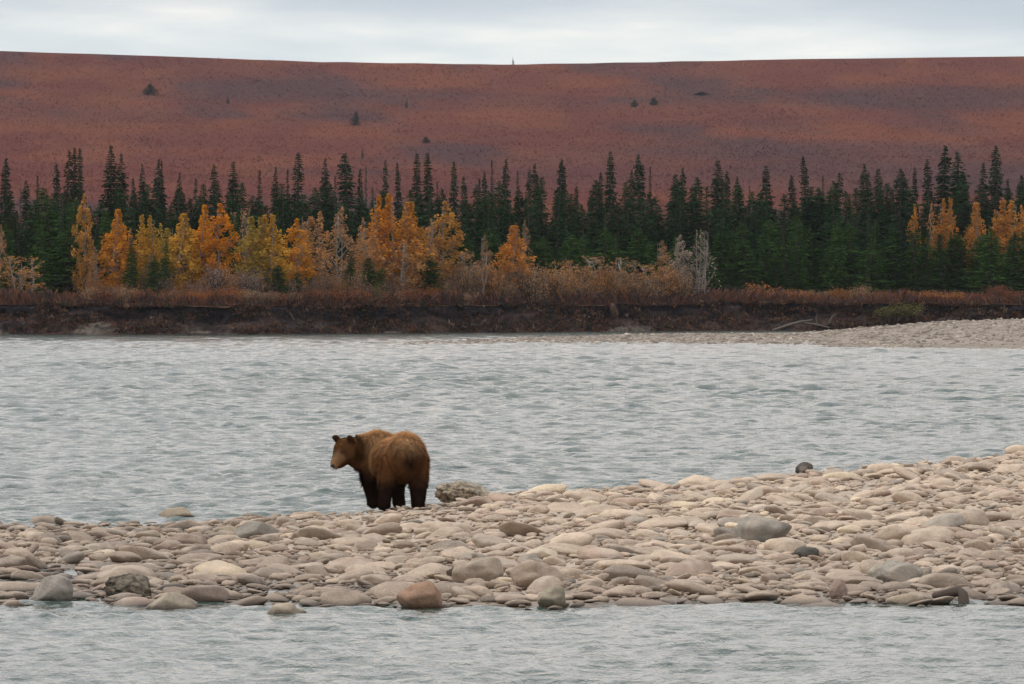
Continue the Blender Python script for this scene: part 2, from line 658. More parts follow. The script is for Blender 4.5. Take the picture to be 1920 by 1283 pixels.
def bank():
    us = np.linspace(-700, 2620, 900)
    s = np.linspace(0, 1, 34)
    S, U = np.meshgrid(s, us, indexing='ij')
    B = bank_d(U)
    X0 = (U - 960) / F * B
    lump = fbm(X0 / 2.2, S * 3.0, 201, 6, 0.58)
    slump = fbm(X0 / 5.5, S * 0 + 2, 211, 3)
    # profile: beach toe, slumped turf blocks, steep peat face, overhanging lip, ground
    zz = np.interp(S, [0, .12, .35, .55, .62, .9, .96, 1.0], [-0.5, 0.03, 0.55, 1.0, 1.15, 2.1, 2.17, 2.16])
    oo = np.interp(S, [0, .12, .35, .55, .62, .9, .96, 1.0], [-4.5, -3.2, -2.0, -0.9, -0.55, -0.35, -0.6, 1.6])
    k = np.interp(S, [0, .12, .3, .6, .85, .96, 1.0], [0, .25, 1, 1.1, .8, .4, .1])
    zz = zz + k * (0.95 * (lump - 0.5) + 0.9 * (slump - 0.5))
    oo = oo - k * 2.2 * (lump - 0.45)
    D = B + oo
    X = (U - 960) / F * D + 0.2 * (fbm(X0, S * 9, 221, 2) - 0.5)
    V = np.stack([X, D, zz], -1).reshape(-1, 3)
    sand = sstep(0.56, 0.66, fbm(X0 / 3.5, S * 2.2, 231, 3)) * sstep(.55, .25, S)
    red = sstep(0.45, 0.62, fbm(X0 / 1.5, S * 5, 241, 3))
    dark = np.array([0.019, 0.016, 0.018])
    mid = np.array([0.036, 0.027, 0.025])
    rd = np.array([0.068, 0.040, 0.031])
    sd_ = np.array([0.095, 0.078, 0.066])
    lo = sstep(0.9, 0.4, S + 0.7 * (fbm(X0 / 1.2, S * 6, 245, 3) - .5))[..., None]
    c = dark * (1 - lo) + mid * lo
    c = c * (1 - red[..., None] * 0.55 * lo) + rd * red[..., None] * 0.55 * lo
    c = c * (1 - sand[..., None]) + sd_ * sand[..., None]
    lip = sstep(.93, .97, S)[..., None]
    c = c * (1 - lip) + np.array([0.12, 0.065, 0.04]) * lip
    tag(obj('river_bank', mesh_np('river_bank', V, grid_faces(len(s), len(us)), c.reshape(-1, 3), True), M['bank']), kind='structure')
    # turf, roots and dead grass sliding down it
    n = 15000
    u = rng.uniform(-150, 2070, n)
    ss = rng.uniform(0.13, 0.9, n)
    top = rng.uniform(0, 1, n) < 0.33
    ss = np.where(top, rng.uniform(.9, .99, n), ss)
    b = bank_d(u)
    X0 = (u - 960) / F * b
    lump = fbm(X0 / 2.2, ss * 3.0, 201, 6, 0.58)
    slump = fbm(X0 / 5.5, ss * 0 + 2, 211, 3)
    xs = [0, .12, .35, .55, .62, .9, .96, 1.0]
    k = np.interp(ss, [0, .12, .3, .6, .85, .96, 1.0], [0, .25, 1, 1.1, .8, .4, .1])
    z = np.interp(ss, xs, [-0.5, 0.03, 0.55, 1.0, 1.15, 2.1, 2.17, 2.16]) + k * (0.95 * (lump - .5) + .9 * (slump - .5))
    o_ = np.interp(ss, xs, [-4.5, -3.2, -2.0, -0.9, -0.55, -0.35, -0.6, 1.6]) - k * 2.2 * (lump - .45)
    keep = fbm(X0 / 1.8, ss * 4, 251, 3) > 0.44
    cen = np.stack([X0, b + o_ - 0.05, z - 0.05], 1)[keep]
    m = len(cen)
    size = rng.uniform(.10, .34, m)
    V, f = leaf_tris(9, cen, size, 0.25)
    pal = np.array([[.05, .034, .028], [.10, .055, .035], [.15, .07, .035], [.035, .028, .026], [.20, .13, .085], [.06, .055, .03], [.13, .06, .045]])
    c = pal[rng.choice(len(pal), m, p=[.28, .2, .1, .24, .06, .05, .07])] * rng.uniform(.7, 1.25, (m, 1))
    o = obj('bank_debris', mesh_np('bank_debris', V, f, np.repeat(c, 27, 0)), M['brush'])
    tag(o, 'dark slumped turf, roots and dead grass on the eroded river bank', 'turf debris', kind='stuff')


bank()

# far gravel bar on the right ------------------------------------------------


def far_bar_z(u, d):
    """rises out of the river towards the right, in front of the dark bank"""
    top = np.interp(u, [600, 760, 1000, 1300, 1500, 1600, 1750, 1920, 2500], [-0.3, 0.02, 0.12, 0.17, 0.22, 0.55, 1.05, 1.32, 2.0])
    near = np.interp(u, [600, 800, 1000, 1300, 1920, 2500], [425, 415, 408, 402, 398, 396]) + 5 * (fbm(u / 50.0, u * 0 + 4, 261, 2) - .5)
    far = np.interp(u, [600, 800, 1200, 1500, 1920], [440, 455, 520, 530, 500])
    s = (d - near) / (far - near)
    z = -0.3 + (top + 0.3) * np.clip(s * 1.0 + 0.28 * sstep(0, 0.15, s), -1, 1)
    z = np.where(s < 0, -0.3 + s * 2, z)
    z = np.where(d > far + 4, z - (d - far - 4) * 0.12, z)
    return np.maximum(z, -0.8) + 0.05 * (fbm(u / 12, d / 3, 271, 2) - 0.5)


def far_bar():
    us = np.linspace(600, 2600, 260)
    ds = np.linspace(392, 540, 110)
    D, U = np.meshgrid(ds, us, indexing='ij')
    X = (U - 960) / F * D
    Z = far_bar_z(U, D)
    V = np.stack([X, D, Z], -1).reshape(-1, 3)
    c = np.array([[0.245, 0.21, 0.18]]) * (0.75 + 0.5 * fbm(X.ravel() / 1.2, D.ravel() / 3, 281))[:, None]
    o = tag(obj('far_gravel_bar', mesh_np('far_gravel_bar', V, grid_faces(len(ds), len(us)), c, True), M['land']), kind='structure')
    n = 9000
    u = rng.uniform(750, 2150, n)
    d = rng.uniform(398, 525, n)
    z = far_bar_z(u, d)
    k = z > -0.06
    u, d, z = u[k], d[k], z[k]
    n = len(u)
    bm = bmesh.new()
    bmesh.ops.create_icosphere(bm, subdivisions=1, radius=1)
    bv = np.array([v.co[:] for v in bm.verts])
    bf = np.array([[v.index for v in f.verts] for f in bm.faces])
    bm.free()
    s = 0.06 + 0.16 * rng.uniform(0, 1, n) ** 3
    X = (u - 960) / F * d
    P = bv[None] * (s[:, None, None] * rng.uniform(.6, 1.3, (n, 1, 3)) * np.array([1.1, 1.1, .6]))
    P = P * rng.uniform(.8, 1.2, P.shape) + np.stack([X, d, z], 1)[:, None, :]
    fc = bf[None] + (np.arange(n) * len(bv))[:, None, None]
    br = rng.uniform(.6, 1.25, n)
    br = np.where(rng.uniform(0, 1, n) < .04, 1.75, br)
    col = np.array([[.28, .24, .205]]) * br[:, None]
    me = mesh_np('pebbles', P.reshape(-1, 3), fc.reshape(-1, 3), np.repeat(col, len(bv), 0), True)
    tag(obj('pebbles', me, M['land'], o), 'pale pebbles and cobbles on the far gravel bar', kind='stuff')


far_bar()

# ------------------------------------------------------------------ stones of the near bar


def stone_shape(seed, subdiv, rough=0.0):
    """a river-rounded stone: lumpy ellipsoid with a few worn flat sides, radius about 1"""
    r = random.Random(seed)
    bm = bmesh.new()
    bmesh.ops.create_icosphere(bm, subdivisions=subdiv, radius=1)
    planes = [(Vector((r.gauss(0, 1), r.gauss(0, 1), r.gauss(0, 0.8))).normalized(), r.uniform(0.62, 0.92)) for _ in range(r.randint(4, 9))]
    off = Vector((r.uniform(0, 50), r.uniform(0, 50), r.uniform(0, 50)))
    for v in bm.verts:
        p = v.co.copy()
        p *= 1 + 0.28 * mnoise.noise(p * 0.9 + off) + 0.15 * mnoise.noise(p * 2.1 + off)
        if rough:
            p *= 1 + rough * (mnoise.noise(p * 3.1 + off) + 0.6 * mnoise.noise(p * 7.3 + off) + 0.4 * abs(mnoise.noise(p * 13 + off)))
        for nrm, dd in planes:
            e = p.dot(nrm) - dd
            if e > 0:
                p -= nrm * e * 0.88
        v.co = p
    V = np.array([v.co[:] for v in bm.verts])
    Fc = np.array([[v.index for v in f.verts] for f in bm.faces])
    bm.free()
    return V, Fc


def stone_color(r, z, front):
    k = r.uniform()
    if k < 0.68:
        c = np.array([0.46, 0.385, 0.315])       # pale tan
    elif k < 0.82:
        c = np.array([0.37, 0.32, 0.27])       # grey brown
    elif k < 0.92:
        c = np.array([0.41, 0.325, 0.27])       # pinkish brown
    elif k < 0.965:
        c = np.array([0.29, 0.265, 0.235])       # grey
    else:
        c = np.array([0.56, 0.48, 0.37])         # cream
    c = c * r.uniform(0.82, 1.15)
    c = c * np.array([1.03, 0.985, 0.94])
    damp = 1 - min(max((z - 0.05) / 0.16 + r.normal(0, 0.25), 0), 1)
    c = c * 0.90 * (1 - damp * np.array([0.32, 0.32, 0.30]))
    return c * (1.0 + 0.14 * min(max(z / 0.4, 0), 1))     # paler stones towards the crown of the bar


BEAR_D = 100.0
BEAR_X = (758 - 960) / F * BEAR_D
BEAR_Z = float(bar_z(np.array([BEAR_X - 0.15]), np.array([BEAR_D + 0.4]))[0]) + 0.02
FEET = [(-0.285, 0.1), (0.19, 0.08), (-0.44, 0.95), (-0.09, 1.0)]

# stones that stand out by themselves: (u, v of the foot, width px, height px, depth m, tilt, colour, shape seed, name, label)
BOULDERS = [
    (868, 944, 108, 36, 0.55, 4, (0.20, 0.165, 0.12), 3, 'boulder', 'mottled grey-brown domed boulder on the gravel just right of the bear'),
    (1508, 874, 34, 20, 0.25, 0, (0.075, 0.065, 0.055), 8, 'stone', 'small dark round stone at the far water edge of the gravel bar'),
    (1432, 1021, 108, 50, 0.5, -3, (0.25, 0.235, 0.205), 14, 'boulder', 'big smooth grey dome-shaped boulder amid the pale cobbles'),
    (238, 1128, 92, 46, 0.45, 3, (0.10, 0.085, 0.065), 21, 'boulder', 'dark mottled jagged stone near the lower left water edge'),
    (320, 1152, 100, 44, 0.45, -2, (0.29, 0.25, 0.195), 33, 'boulder', 'smooth olive-grey pointed stone at the water edge below the dark jagged stone'),
    (96, 1137, 84, 50, 0.4, -8, (0.27, 0.245, 0.215), 35, 'boulder', 'grey wedge-shaped stone close to the lower left corner of the bar'),
    (787, 1150, 90, 52, 0.4, 2, (0.27, 0.17, 0.115), 41, 'boulder', 'reddish brown blocky stone standing at the near water edge'),
    (895, 1094, 100, 40, 0.4, -13, (0.30, 0.245, 0.195), 45, 'boulder', 'long tan stone tilted up to the right above the reddish block'),
    (1006, 1108, 100, 50, 0.45, 0, (0.31, 0.245, 0.19), 52, 'boulder', 'broad brown rounded stone in the middle of the near shore'),
    (1512, 1046, 48, 18, 0.3, 0, (0.085, 0.08, 0.07), 57, 'stone', 'flat nearly black stone below the big grey dome'),
    (530, 1160, 90, 34, 0.4, -3, (0.34, 0.28, 0.215), 61, 'boulder', 'low tan stone lying lowest at the near water edge'),
    (1035, 1140, 56, 36, 0.3, 4, (0.27, 0.235, 0.18), 64, 'stone', 'small olive-brown cone-shaped stone at the near water edge'),
    (1680, 1096, 104, 40, 0.45, 1, (0.28, 0.255, 0.22), 71, 'boulder', 'long grey slab-sided stone in the lower right cobbles'),
    (1016, 1052, 60, 22, 0.3, 0, (0.52, 0.44, 0.33), 75, 'stone', 'bright cream stone in the middle of the cobbles'),
    (1572, 1124, 36, 34, 0.25, 0, (0.27, 0.20, 0.165), 81, 'stone', 'upright round pinkish stone near the lower right water edge'),
    (480, 1010, 84, 28, 0.35, 0, (0.24, 0.22, 0.19), 88, 'boulder', 'grey oval stone amid the tan cobbles left of the bear'),
    (336, 978, 80, 30, 0.35, 5, (0.30, 0.25, 0.185), 92, 'boulder', 'tan rounded stone at the upper left water edge of the gravel bar'),
]


def ground_hit(u, v):
    """distance at which the line of sight of a pixel meets the near bar"""
    ds = np.linspace(71, 124, 1400)
    X = (u - 960) / F * ds
    e = vpix(np.maximum(bar_z(X, ds), 0.0), ds) - v
    i = np.argmax(e < 0) if (e < 0).any() else np.argmin(e)
    return float(ds[i])


stone_protos = [stone_shape(s, 2) for s in range(100, 114)]
stone_protos_lo = [stone_shape(s, 1) for s in range(100, 114)]
stone_protos_hi = [stone_shape(s, 3) for s in range(100, 114)]


def rot_matrix(rz, rx, ry):
    return np.array((Matrix.Rotation(rz, 3, 'Z') @ Matrix.Rotation(rx, 3, 'X') @ Matrix.Rotation(ry, 3, 'Y')))


def near_bar_stones():
    r = np.random.default_rng(5)
    placed = []
    cell = {}

    def free(x, d, rad, over):
        i, j = int(x / 0.5), int(d / 0.5)
        for a in (-1, 0, 1):
            for b in (-1, 0, 1):
                for (px, pd, pr) in cell.get((i + a, j + b), ()):
                    if (px - x) ** 2 + (pd - d) ** 2 < ((pr + rad) * over) ** 2:
                        return False
        return True

    def put(x, d, rad):
        cell.setdefault((int(x / 0.5), int(d / 0.5)), []).append((x, d, rad))

    # the named boulders first
    for (u, v, w, h, dep, tilt, colr, seed, nm, label) in BOULDERS:
        d = ground_hit(u, v - h * 0.12)
        X = (u - 960) / F * d
        rough = seed in (3, 21)
        V, Fc = stone_shape(seed, 5 if rough else 4, 0.16 if rough else 0.03)
        V = V @ np.array(Matrix.Rotation(R(seed * 37), 3, 'Z')).T
        mn, mx = V.min(0), V.max(0)
        V = (V - (mn + mx) / 2) / (mx - mn) * 2
        wm, hm = w / F * d, h / F * d
        V = V * np.array([wm / 2, dep / 2, hm * 0.72])
        V = V @ np.array(Matrix.Rotation(R(tilt), 3, 'Y')).T
        z = max(float(bar_z(np.array([X]), np.array([d]))[0]), -0.05)
        o = obj(nm, mesh_np(nm, V, Fc, None, True), M['mottled' if rough else 'stone'], None, (X, d + dep * 0.2, z + hm * 0.30), colr)
        tag(o, label, 'stone' if nm == 'stone' else 'boulder', 'boulders of the near gravel bar')
        put(X, d + dep * 0.2, max(wm, dep) * 0.42)
    for fx, fy in FEET:
        put(BEAR_X + fx, BEAR_D + fy, 0.13)
    for (lo, hi, num, over) in [(.46, .74, 330, .80), (.32, .46, 1300, .76), (.20, .32, 3600, .72), (.11, .20, 8000, .70), (.05, .11, 15000, .7)]:
        for _ in range(num):
            d = r.uniform(71.6, 126)
            if r.uniform() > (72.0 / d) ** 0.6:
                continue
            x = r.uniform(-0.092, 0.092) * d
            z = float(bar_z(x, d))
            if z < -0.10 and r.uniform() < 0.55 or z < -0.17:
                continue
            w = r.uniform(lo, hi)
            if w > 0.2 and abs(x - BEAR_X + 0.15) < 0.75 and 95 < d < BEAR_D + 1.2:
                continue
            if not free(x, d, w * 0.5, over):
                continue
            put(x, d, w * 0.5)
            asp = r.uniform(0.55, 1.0)
            th = r.uniform(0.20, 0.44)
            placed.append((x, d, z, w, asp, th, r.uniform(-0.75, 0.75), r.normal(0, .20), r.normal(0, .19), int(r.integers(0, 14)), stone_color(r, z, d < 80)))
    # which of them show largest: paint them front to back on a small depth picture
    W, H = 960, 642
    seen = np.zeros((H, W), bool)
    show = np.zeros(len(placed))
    order = sorted(range(len(placed)), key=lambda i: placed[i][1])
    for i in order:
        x, d, z, w, asp, th = placed[i][:6]
        cu, cv = upix(x, d) / 2, vpix(z + w * th * 0.12, d) / 2
        ru, rv = w / 2 * F / d / 2, w * th / 2 * F / d / 2
        a, b = max(int(cu - ru), 0), min(int(cu + ru) + 1, W)
        c, e = max(int(cv - rv), 0), min(int(cv + rv) + 1, H)
        if a >= b or c >= e:
            continue
        yy, xx = np.mgrid[c:e, a:b]
        inside = ((xx - cu) / max(ru, .5)) ** 2 + ((yy - cv) / max(rv, .5)) ** 2 <= 1
        show[i] = np.count_nonzero(inside & ~seen[c:e, a:b])
        seen[c:e, a:b] |= inside
    top = set(np.argsort(-show)[:300].tolist())
    hi_mesh = []
    for k, (V, Fc) in enumerate(stone_protos_hi):
        me = mesh_np('stone', V, Fc, None, True)
        me.materials.append(M['stone'])
        hi_mesh.append(me)
    P = Parts()
    for i, (x, d, z, w, asp, th, rz, rx, ry, k, c) in enumerate(placed):
        sc = np.array([w / 2, w / 2 * asp, w / 2 * th])
        loc = (x, d, z + w * th * 0.04)
        if i in top:
            o = bpy.data.objects.new('stone', hi_mesh[k])
            COL.objects.link(o)
            o.parent = gravel_bar
            o.location = loc
            o.rotation_euler = (rx, ry, rz)
            o.scale = tuple(sc)
            o.color = (*c, 1)
        else:
            V, Fc = (stone_protos if w > .13 else stone_protos_lo)[k]
            P.add((V * sc) @ rot_matrix(rz, rx, ry).T + np.array(loc), Fc, c)
    o = obj('cobbles', P.mesh('cobbles', True), M['stones'], gravel_bar)
    tag(o, 'smaller pale cobbles filling the gravel bar', kind='stuff')


near_bar_stones()

# ------------------------------------------------------------------ trees


def spruce_proto(seed, wide=1.0, club=0.0, sparse=0.0, bare_top=0.0):
    """10 m tall: drooping whorls of needle sprays -> (crown mesh, trunk mesh)"""
    r = np.random.default_rng(seed)
    Q, C = [], []
    H = 10.0
    z = 0.35
    lean = r.normal(0, 0.10, 2)
    wav = r.uniform(0, 6.28, 4)

    def axis(zz):
        t = zz / H
        return np.array([lean[0] * t * 2 + 0.06 * math.sin(3 * t + wav[0]), lean[1] * t * 2 + 0.06 * math.sin(4 * t + wav[1]), zz])
    while z < H:
        t = z / H
        prof = (1 - t) ** 0.72 * (1 - 0.2 * math.exp(-t * 9))
        prof *= 0.92 + 0.20 * math.sin(t * 19 + wav[2]) * math.sin(t * 7.3 + wav[3]) + r.normal(0, 0.09)
        rad = max(1.0 * wide * prof, 0.02) + 0.05
        if club:
            rad += 0.6 * club * math.exp(-((t - 0.92) / 0.04) ** 2)
        if bare_top and t > 1 - bare_top:
            rad *= 0.45
        nb = int(6 + 9 * rad)
        for b in range(nb):
            if r.uniform() < sparse:
                continue
            az = r.uniform(0, 2 * math.pi)
            ln = rad * r.uniform(0.5, 1.12) * (1.35 if r.uniform() < 0.06 else 1.0)
            out = np.array([math.cos(az), math.sin(az), 0])
            side = np.array([-math.sin(az), math.cos(az), 0])
            k = max(2, int(ln / 0.15))
            shade = r.uniform(0.65, 1.3)
            for j in range(k):
                s = (j + r.uniform(0.3, 1)) / k
                base = axis(z) + out * ln * s + np.array([0, 0, -0.42 * ln * s + 0.16 * ln * s * s])
                for sg in (-1, 1):
                    L = r.uniform(0.16, 0.34) * (1.1 - 0.5 * s) * (0.3 + 0.7 * min(1.0, rad / 0.4))
                    tip = base + (out * r.uniform(.5, 1) + side * sg * r.uniform(.3, 1.0)) * L * 0.7 + np.array([0, 0, -r.uniform(.1, .7) * L])
                    wdt = r.normal(0, 1, 3)
                    wdt = wdt / np.linalg.norm(wdt) * r.uniform(.06, .13) * (0.4 + 0.6 * min(1.0, rad / 0.4))
                    Q += [base - wdt * .5, base + wdt * .5, tip + wdt * .45, tip - wdt * .45]
                    C += [shade * r.uniform(.8, 1.2)] * 4
        z += r.uniform(0.13, 0.24) * (0.65 + 0.5 * (1 - t))
    # leader
    top = axis(H)
    for j in range(10):
        a = r.uniform(0, 6.28)
        b0 = axis(H - 0.6 + 0.06 * j)
        tip = b0 + np.array([math.cos(a) * .09, math.sin(a) * .09, .12])
        Q += [b0 - [.03, 0, 0], b0 + [.03, 0, 0], tip + [.02, 0, 0], tip - [.02, 0, 0]]
        C += [1.0] * 4
    Q = np.array(Q)
    C = np.array(C)[:, None] * np.ones((1, 3))
    crown = mesh_np('spruce_crown', Q, np.arange(len(Q)).reshape(-1, 4), C)
    crown.materials.append(M['needle'])
    v, f = tube([axis(zz) for zz in (-.3, 2, 4, 6, 8, H)], [.15, .125, .10, .07, .045, .015], 7)
    trunk = mesh_np('spruce_trunk', v, f, None, True)
    trunk.materials.append(M['bark'])
    return crown, trunk


def poplar_proto(seed, shape='flame', density=1.0, stems=2, nclus=150):
    """8 m tall, about 2.4 m wide: leaf clumps on rising limbs -> (crown, trunk)"""
    r = np.random.default_rng(seed)
    H = 8.0
    P = Parts()
    st = []
    for s in range(stems):
        b = np.array([r.normal(0, .22), r.normal(0, .2), -.2])
        e = np.array([b[0] * 2 + r.normal(0, .2), b[1] * 2 + r.normal(0, .2), H * r.uniform(.82, .97)])
        m = (b + e) / 2 + np.array([r.normal(0, .12), r.normal(0, .12), 0])
        st.append((b, m, e))
        v, f = tube([b, (b + m) / 2, m, (m + e) / 2, e], [.075, .065, .05, .03, .010], 6)
        P.add(v, f)
    cl = []
    while len(cl) < nclus:
        t = r.uniform(0.10, 1.0)
        if shape == 'flame':
            w = 1.15 * (math.sin(math.pi * min(t * .9 + .12, 1)) ** .75) * (1.0 if t < .6 else (1 - t) / .4 * .9 + .1)
        elif shape == 'column':
            w = 0.95 * (1 - abs(2 * t - 0.95) ** 3 * .8) * (1 if t < .8 else (1 - t) / .2 * .8 + .2)
        else:
            w = 1.25 * math.sin(math.pi * (t * .86 + .07)) ** .55
        a = r.uniform(0, 6.28)
        q = w * math.sqrt(r.uniform(.03, 1)) * (1 + .28 * math.sin(3 * a + t * 9 + seed))
        s = st[r.integers(0, stems)]
        cx = (s[0] * (1 - t) + s[2] * t)
        cl.append(np.array([cx[0] * .6 + q * math.cos(a), cx[1] * .6 + q * math.sin(a), t * H]))
        if r.uniform() < .45:
            j = np.array([cx[0], cx[1], max(t * H - 1.2 * q - .3, .3)])
            v, f = tube([j, (j + cl[-1]) / 2 + [0, 0, -.08], cl[-1]], [.035, .022, .008], 4)
            P.add(v, f)
    Q, C = [], []
    for c in cl:
        sz = r.uniform(.22, .46) * (1.0 if c[2] < 5.5 else 1.0 - 0.22 * (c[2] - 5.5))
        sh = r.uniform(.72, 1.22)
        for _ in range(int(26 * density * (sz / .34) ** 1.5)):
            o = r.normal(0, 1, 3)
            o = o / np.linalg.norm(o) * sz * r.uniform(.1, 1) ** .6 * np.array([.8, .8, 1.25])
            p = c + o
            a = r.normal(0, 1, 3)
            a = a / np.linalg.norm(a) * r.uniform(.05, .10)
            b = np.cross(a, r.normal(0, 1, 3))
            b = b / (np.linalg.norm(b) + 1e-6) * r.uniform(.05, .10)
            Q += [p - a, p - b, p + a, p + b]
            k = sh * r.uniform(.75, 1.25)
            C += [(k * r.uniform(.95, 1.1), k * r.uniform(.9, 1.05), k)] * 4
    crown = mesh_np('leafy_crown', np.array(Q), np.arange(len(Q)).reshape(-1, 4), np.array(C))
    crown.materials.append(M['leaf'])
    trunk = P.mesh('leafy_trunk', True)
    trunk.materials.append(M['pale_bark'])
    return crown, trunk


def shrub_proto(seed, leaves=900, twigs=60):
    """2 m tall, about 2 m wide willow-like bush: upright stems, small leaves -> (crown, stems)"""
    r = np.random.default_rng(seed)
    P = Parts()
    Q, C = [], []
    for k in range(twigs):
        b = np.array([r.normal(0, .35), r.normal(0, .3), -.1])
        a = r.uniform(0, 6.28)
        e = b + np.array([math.cos(a) * r.uniform(.1, .6), math.sin(a) * r.uniform(.1, .5), r.uniform(1.1, 2.0)])
        m = (b + e) / 2 + np.array([r.normal(0, .08), r.normal(0, .08), .1])
        v, f = tube([b, m, e], [.022, .016, .006], 3)
        P.add(v, f)
        n = int(leaves / twigs)
        for _ in range(n):
            s = r.uniform(.35, 1.03)
            p = b * (1 - s) ** 2 + 2 * m * s * (1 - s) + e * s * s + r.normal(0, .10, 3)
            aa = r.normal(0, 1, 3)
            aa = aa / np.linalg.norm(aa) * r.uniform(.035, .075)
            bb = np.cross(aa, r.normal(0, 1, 3))
            bb = bb / (np.linalg.norm(bb) + 1e-6) * r.uniform(.03, .06)
            Q += [p - aa, p - bb, p + aa, p + bb]
            C += [np.ones(3) * r.uniform(.65, 1.3)] * 4
    crown = mesh_np('shrub_crown', np.array(Q), np.arange(len(Q)).reshape(-1, 4), np.array(C))
    crown.materials.append(M['leaf'])
    st = P.mesh('shrub_stems', True)
    st.materials.append(M['bark'])
    return crown, st


SPRUCE = [spruce_proto(301, 1.0), spruce_proto(302, 0.9, 0.12), spruce_proto(303, 1.1), spruce_proto(304, 0.85, 0.0, 0.15, 0.22),
          spruce_proto(305, 1.0, 0.10), spruce_proto(306, 0.95, 0.0, 0.1), spruce_proto(307, 1.15, 0.0, 0.05)]
THIN = [spruce_proto(311, 0.7, 0.0, 0.35, 0.3), spruce_proto(312, 0.75, 0.08, 0.3)]
POPLAR = [poplar_proto(401, 'flame', 1.1, 2, 170), poplar_proto(402, 'column', 1.0, 1, 140), poplar_proto(403, 'round', 1.0, 3, 170),
          poplar_proto(404, 'flame', 0.6, 2, 120), poplar_proto(405, 'column', 0.55, 2, 120), poplar_proto(406, 'round', 0.55, 3, 120)]
BARE = poplar_proto(407, 'flame', 0.10, 4, 210)
SHRUB = [shrub_proto(501), shrub_proto(502, 1200, 70), shrub_proto(503, 600, 80)]


def plant(name, cat, protos, u, vtop, d, wpx, unit, label, group, color, bark='trunk', leafpart='crown', rz=None, base=None, lean=0.0):
    """stand a copy of a proto on the land at pixel column u, its tip at row vtop, wpx wide; unit = (height, width) of the proto in metres"""
    crown, trunk = protos
    zb = float(land_z(np.array([u]), np.array([d]))[0]) if base is None else base
    P = at(u, vtop, d)
    h = P.z - zb
    sz = h / unit[0]
    sx = wpx / F * d / unit[1]
    t = thing(name, label, cat, (P.x, d, zb - 0.05), group, rz if rz is not None else rng.uniform(0, 6.28), (sx, sx, sz))
    t.rotation_euler = (0, lean, t.rotation_euler[2]) if lean else t.rotation_euler
    obj(leafpart, crown, None, t, None, color)
    obj(bark, trunk, None, t)
    return t


ORD = ['first', 'second', 'third', 'fourth', 'fifth', 'sixth', 'seventh', 'eighth', 'ninth', 'tenth', 'eleventh', 'twelfth', 'thirteenth',
       'fourteenth', 'fifteenth', 'sixteenth', 'seventeenth', 'eighteenth', 'nineteenth', 'twentieth', 'twenty-first', 'twenty-second',
       'twenty-third', 'twenty-fourth', 'twenty-fifth']

